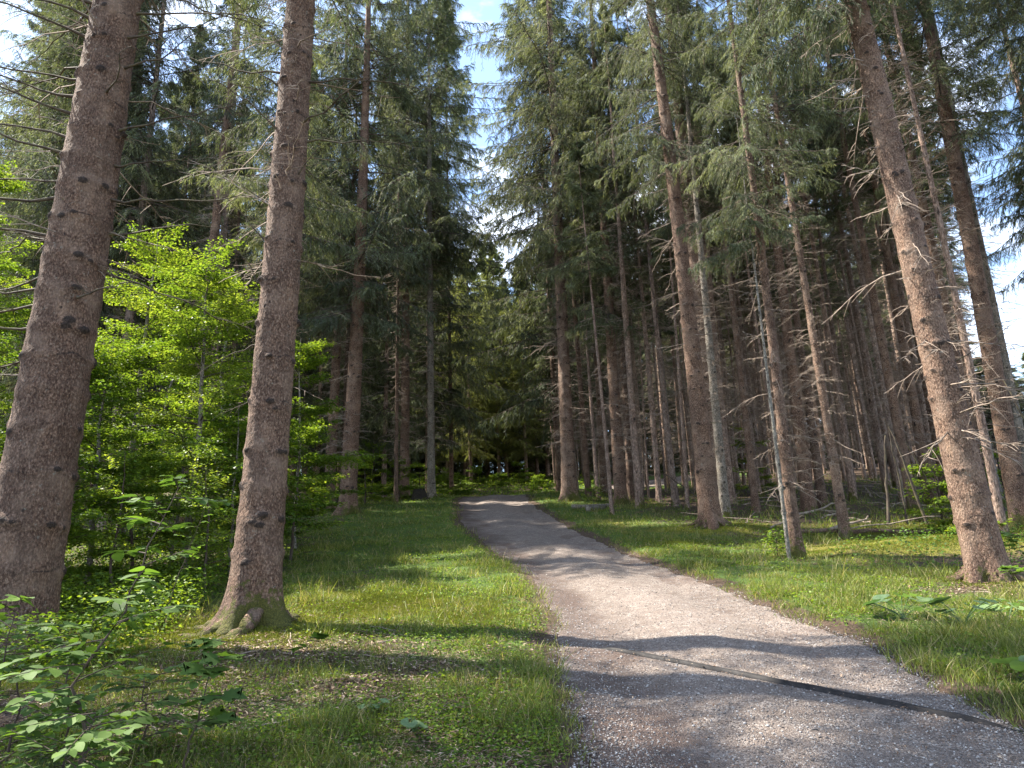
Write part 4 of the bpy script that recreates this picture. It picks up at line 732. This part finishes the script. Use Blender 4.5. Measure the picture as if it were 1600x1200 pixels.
# ------------------------------------------------------------------ logs, sticks, stump, drain bar
def log(name, pts, r, label, cat, m_, n=10, seed=0, lift=.0):
    g = np.random.default_rng(seed); P = np.array(pts, float); K = 14
    Q = np.stack([np.interp(np.linspace(0, len(P) - 1, K), np.arange(len(P)), P[:, i]) for i in range(2)], -1); zz = H(Q[:, 0], Q[:, 1]) + r * .6 + np.interp(np.linspace(0, len(P) - 1, K), np.arange(len(P)), P[:, 2]) + lift
    Q = np.c_[Q, zz]; Q[:, :2] += g.normal(size=(K, 2)) * r * .25; c = Q[0].copy(); rad = r * (1 - .35 * np.linspace(0, 1, K)) * (1 + g.normal(size=K) * .06)
    Q = np.concatenate([Q[:1], Q, Q[-1:]]); Q[0] -= (Q[2] - Q[1]) * .02; Q[-1] += (Q[-2] - Q[-3]) * .02; rad = np.r_[rad[0] * .1, rad, rad[-1] * .1]
    V, Fc = tubes((Q - c)[None], rad[None], n); o = mk(name, V, Fc, [m_], attrs={'knot': np.zeros(len(V)), 'moss': np.full(len(V), .25)}, smooth_=True); o.location = c
    return tag(o, label, cat)
log('fallen_log', [(2.25, 23.2, 0), (3.0, 24.0, 0)], .12, 'thicker fallen log lying at the edge of the track grass', 'log', BARK_GREY, seed=1)
log('fallen_log', [(1.9, 24.6, 0), (3.3, 24.9, 0)], .09, 'thinner fallen log behind the thicker one by the track', 'log', BARK_GREY, seed=2)
log('fallen_log', [(6.2, 15.9, .1), (9.8, 15.2, .02)], .05, 'long thin fallen trunk lying across the mossy hollow', 'log', BARK, seed=3)
log('fallen_log', [(-2.0, 3.75, 0), (-1.1, 3.95, 0)], .05, 'rotten pale branch piece on the ground at the foreground edge', 'log', TWIG, seed=4)
def pole(x, y, dx, dy, h_, r, label):
    P = np.array([[0, 0, -.1], [dx * .5, dy * .5, h_ * .5], [dx, dy, h_]]); Q = np.stack([np.interp(np.linspace(0, 2, 10), np.arange(3), P[:, i]) for i in range(3)], -1); Q[1:] += rng.normal(size=(9, 3)) * .015
    V, Fc = tubes(Q[None], np.linspace(r, r * .5, 10)[None], 8); o = mk('dead_pole', V, Fc, [DEADB], smooth_=True); o.location = (x, y, float(H(x, y))); return tag(o, label, 'dead pole')
pole(8.9, 17.3, .35, .1, 2.2, .045, 'dead pole leaning toward its neighbours, innermost of the tripod of sticks')
pole(9.35, 17.2, -.05, .1, 2.3, .025, 'upright dark dead stick in the middle of the leaning poles')
pole(9.7, 17.0, -.45, .1, 2.4, .04, 'peeled pale dead pole leaning inward over the dark stick')
pole(10.5, 17.5, -.7, 0, 2.0, .03, 'slanting dead stick separate from the tripod, near the bright shrub')
pole(11.0, 14.0, -.5, .6, 3.4, .03, 'black slanting dead sapling beside the speckled leaning trunk')
pole(6.4, 23, -1.5, .2, 1.2, .03, 'low slanting dead branch behind the fallen logs')
def sticks(n, cx, cy, rx, ry_, label, grp):
    for k in range(n):
        x, y = rng.normal(cx, rx), rng.normal(cy, ry_)
        if edge(x, y) < .05: continue
        a = rng.uniform(0, 3.14); l = rng.uniform(.12, .5); dx, dy = math.cos(a) * l, math.sin(a) * l; t = np.linspace(0, 1, 5)
        P = np.c_[t * dx, t * dy, H(x + t * dx, y + t * dy) - H(x, y) + .012] + rng.normal(size=(5, 3)) * .008
        V, Fc = tubes(P[None], np.full((1, 5), rng.uniform(.003, .008)) * np.linspace(1, .5, 5), 5); o = mk('fallen_stick', V, Fc, [TWIG]); o.location = (x, y, float(H(x, y))); tag(o, label, 'stick', grp)
sticks(26, -2.2, 7.2, .9, .5, 'short broken twig lying on the mossy bank under the flared trunk', 'twigs on the mossy bank')
sticks(16, -1.2, 5.3, .8, .7, 'short dry twig lying in the foreground bank grass', 'twigs in the foreground grass')
sticks(12, 6.8, 8.8, .7, .4, 'dry twig lying in the withered grass below the leaning trunk', 'twigs below the leaning trunk')
sticks(24, 5.6, 17.6, 1.6, .8, 'bare twig on the ground around the mossy-hump cluster', 'twigs around the mossy hump')
for k in range(34):
    y = rng.uniform(16.5, 31); x = rng.uniform(.28, .62) * y; a = rng.uniform(0, 3.14); l = rng.uniform(.8, 3.0); dx, dy = math.cos(a) * l, math.sin(a) * l; t = np.linspace(0, 1, 9); r_ = rng.uniform(.012, .045)
    P = np.c_[t * dx, t * dy, H(x + t * dx, y + t * dy) - H(x, y) + r_ * .8 + rng.uniform(0, .25) * t] + rng.normal(size=(9, 3)) * .02
    V, Fc = tubes(P[None], (r_ * np.linspace(1, .4, 9))[None], 7); o = mk('fallen_branch', V, Fc, [TWIG], smooth_=True); o.location = (x, y, float(H(x, y))); tag(o, 'dead branch lying on the floor of the dense stand among the thin trunks', 'dead branch', 'deadfall in the dense stand')
# stump
g = np.random.default_rng(9); th = np.arange(20) * 2 * math.pi / 20; zz = np.array([-.1, 0, .12, .3, .42, .40, .3]); rr = np.array([.5, .42, .33, .3, .28, .2, .05])
V = np.stack([np.stack([r_ * (1 + .15 * np.sin(3 * th + 1) + .08 * g.normal(size=20)) * np.cos(th), r_ * (1 + .15 * np.sin(3 * th + 1)) * np.sin(th), np.full(20, z_) + .05 * g.normal(size=20) * (i > 3)], -1) for i, (z_, r_) in enumerate(zip(zz, rr))]).reshape(-1, 3)
i_ = np.arange(140).reshape(7, 20); a = i_[:-1]; b2 = i_[1:]; Fc = np.stack([a, np.roll(a, -1, 1), np.roll(b2, -1, 1), b2], -1).reshape(-1, 4)
DARK = plain('rotten_wood', [(.3, (.012, .010, .008)), (.7, (.04, .03, .02))], 12)
o = mk('stump', V, Fc, [DARK], smooth_=True); o.location = (-4.3, 31.3, float(H(-4.3, 31.3))); tag(o, 'black rotten stump on the bank beside the grey straight spruce', 'stump')
# drain bar across the track: two rails with a slot between them
dr = tag(empty('drain_bar', (.9, 6.85, float(Hroad(.9, 6.85)))), 'long dark wooden drain bar set slantwise across the gravel track', 'drain bar')
A = np.array([.74, 6.86]); B = np.array([2.88, 4.42]); dv = (B - A) / np.linalg.norm(B - A); nv = np.array([-dv[1], dv[0]]); K = 60; t = np.linspace(0, 1, K)
WOODD = plain('wet_wood', [(.35, (.008, .007, .007)), (.6, (.022, .019, .018)), (.85, (.08, .068, .06))], 18, .7, .004)
RUB = plain('rubber', [(.3, (.012, .012, .012)), (.7, (.03, .028, .027))], 20, .5)
def rail(name, off, w, z0, z1, m_):
    C_ = A + (B - A) * t[:, None] + nv * off + nv * .004 * np.sin(t * 5)[:, None]; l = C_ - nv * w / 2; r_ = C_ + nv * w / 2; hb = np.convolve(np.pad(Hroad(C_[:, 0], C_[:, 1]), 3, 'edge'), np.ones(7) / 7, 'valid') + .003; bury = -.03 * smooth((t - .88) / .12) - .02 * smooth((.05 - t) / .05)
    hz = lambda d: hb + d + bury + .002 * np.sin(t * 40 + off * 99)
    V = np.stack([np.c_[l, hz(z0)], np.c_[l, hz(z1)], np.c_[r_, hz(z1)], np.c_[r_, hz(z0)]], 1).reshape(-1, 3) - np.array([*dr.location])
    i = np.arange(K * 4).reshape(K, 4); a = i[:-1]; b = i[1:]; Fc = np.stack([a, np.roll(a, -1, 1), np.roll(b, -1, 1), b], -1).reshape(-1, 4)
    Fc = np.concatenate([Fc, [[3, 2, 1, 0]], [[K * 4 - 4, K * 4 - 3, K * 4 - 2, K * 4 - 1]]]); mk(name, V, Fc, [m_], parent=dr)
rail('rail', -.024, .019, -.05, .028, WOODD); rail('rail', .024, .019, -.05, .022, WOODD); rail('channel_floor', 0, .034, -.05, .006, RUB)
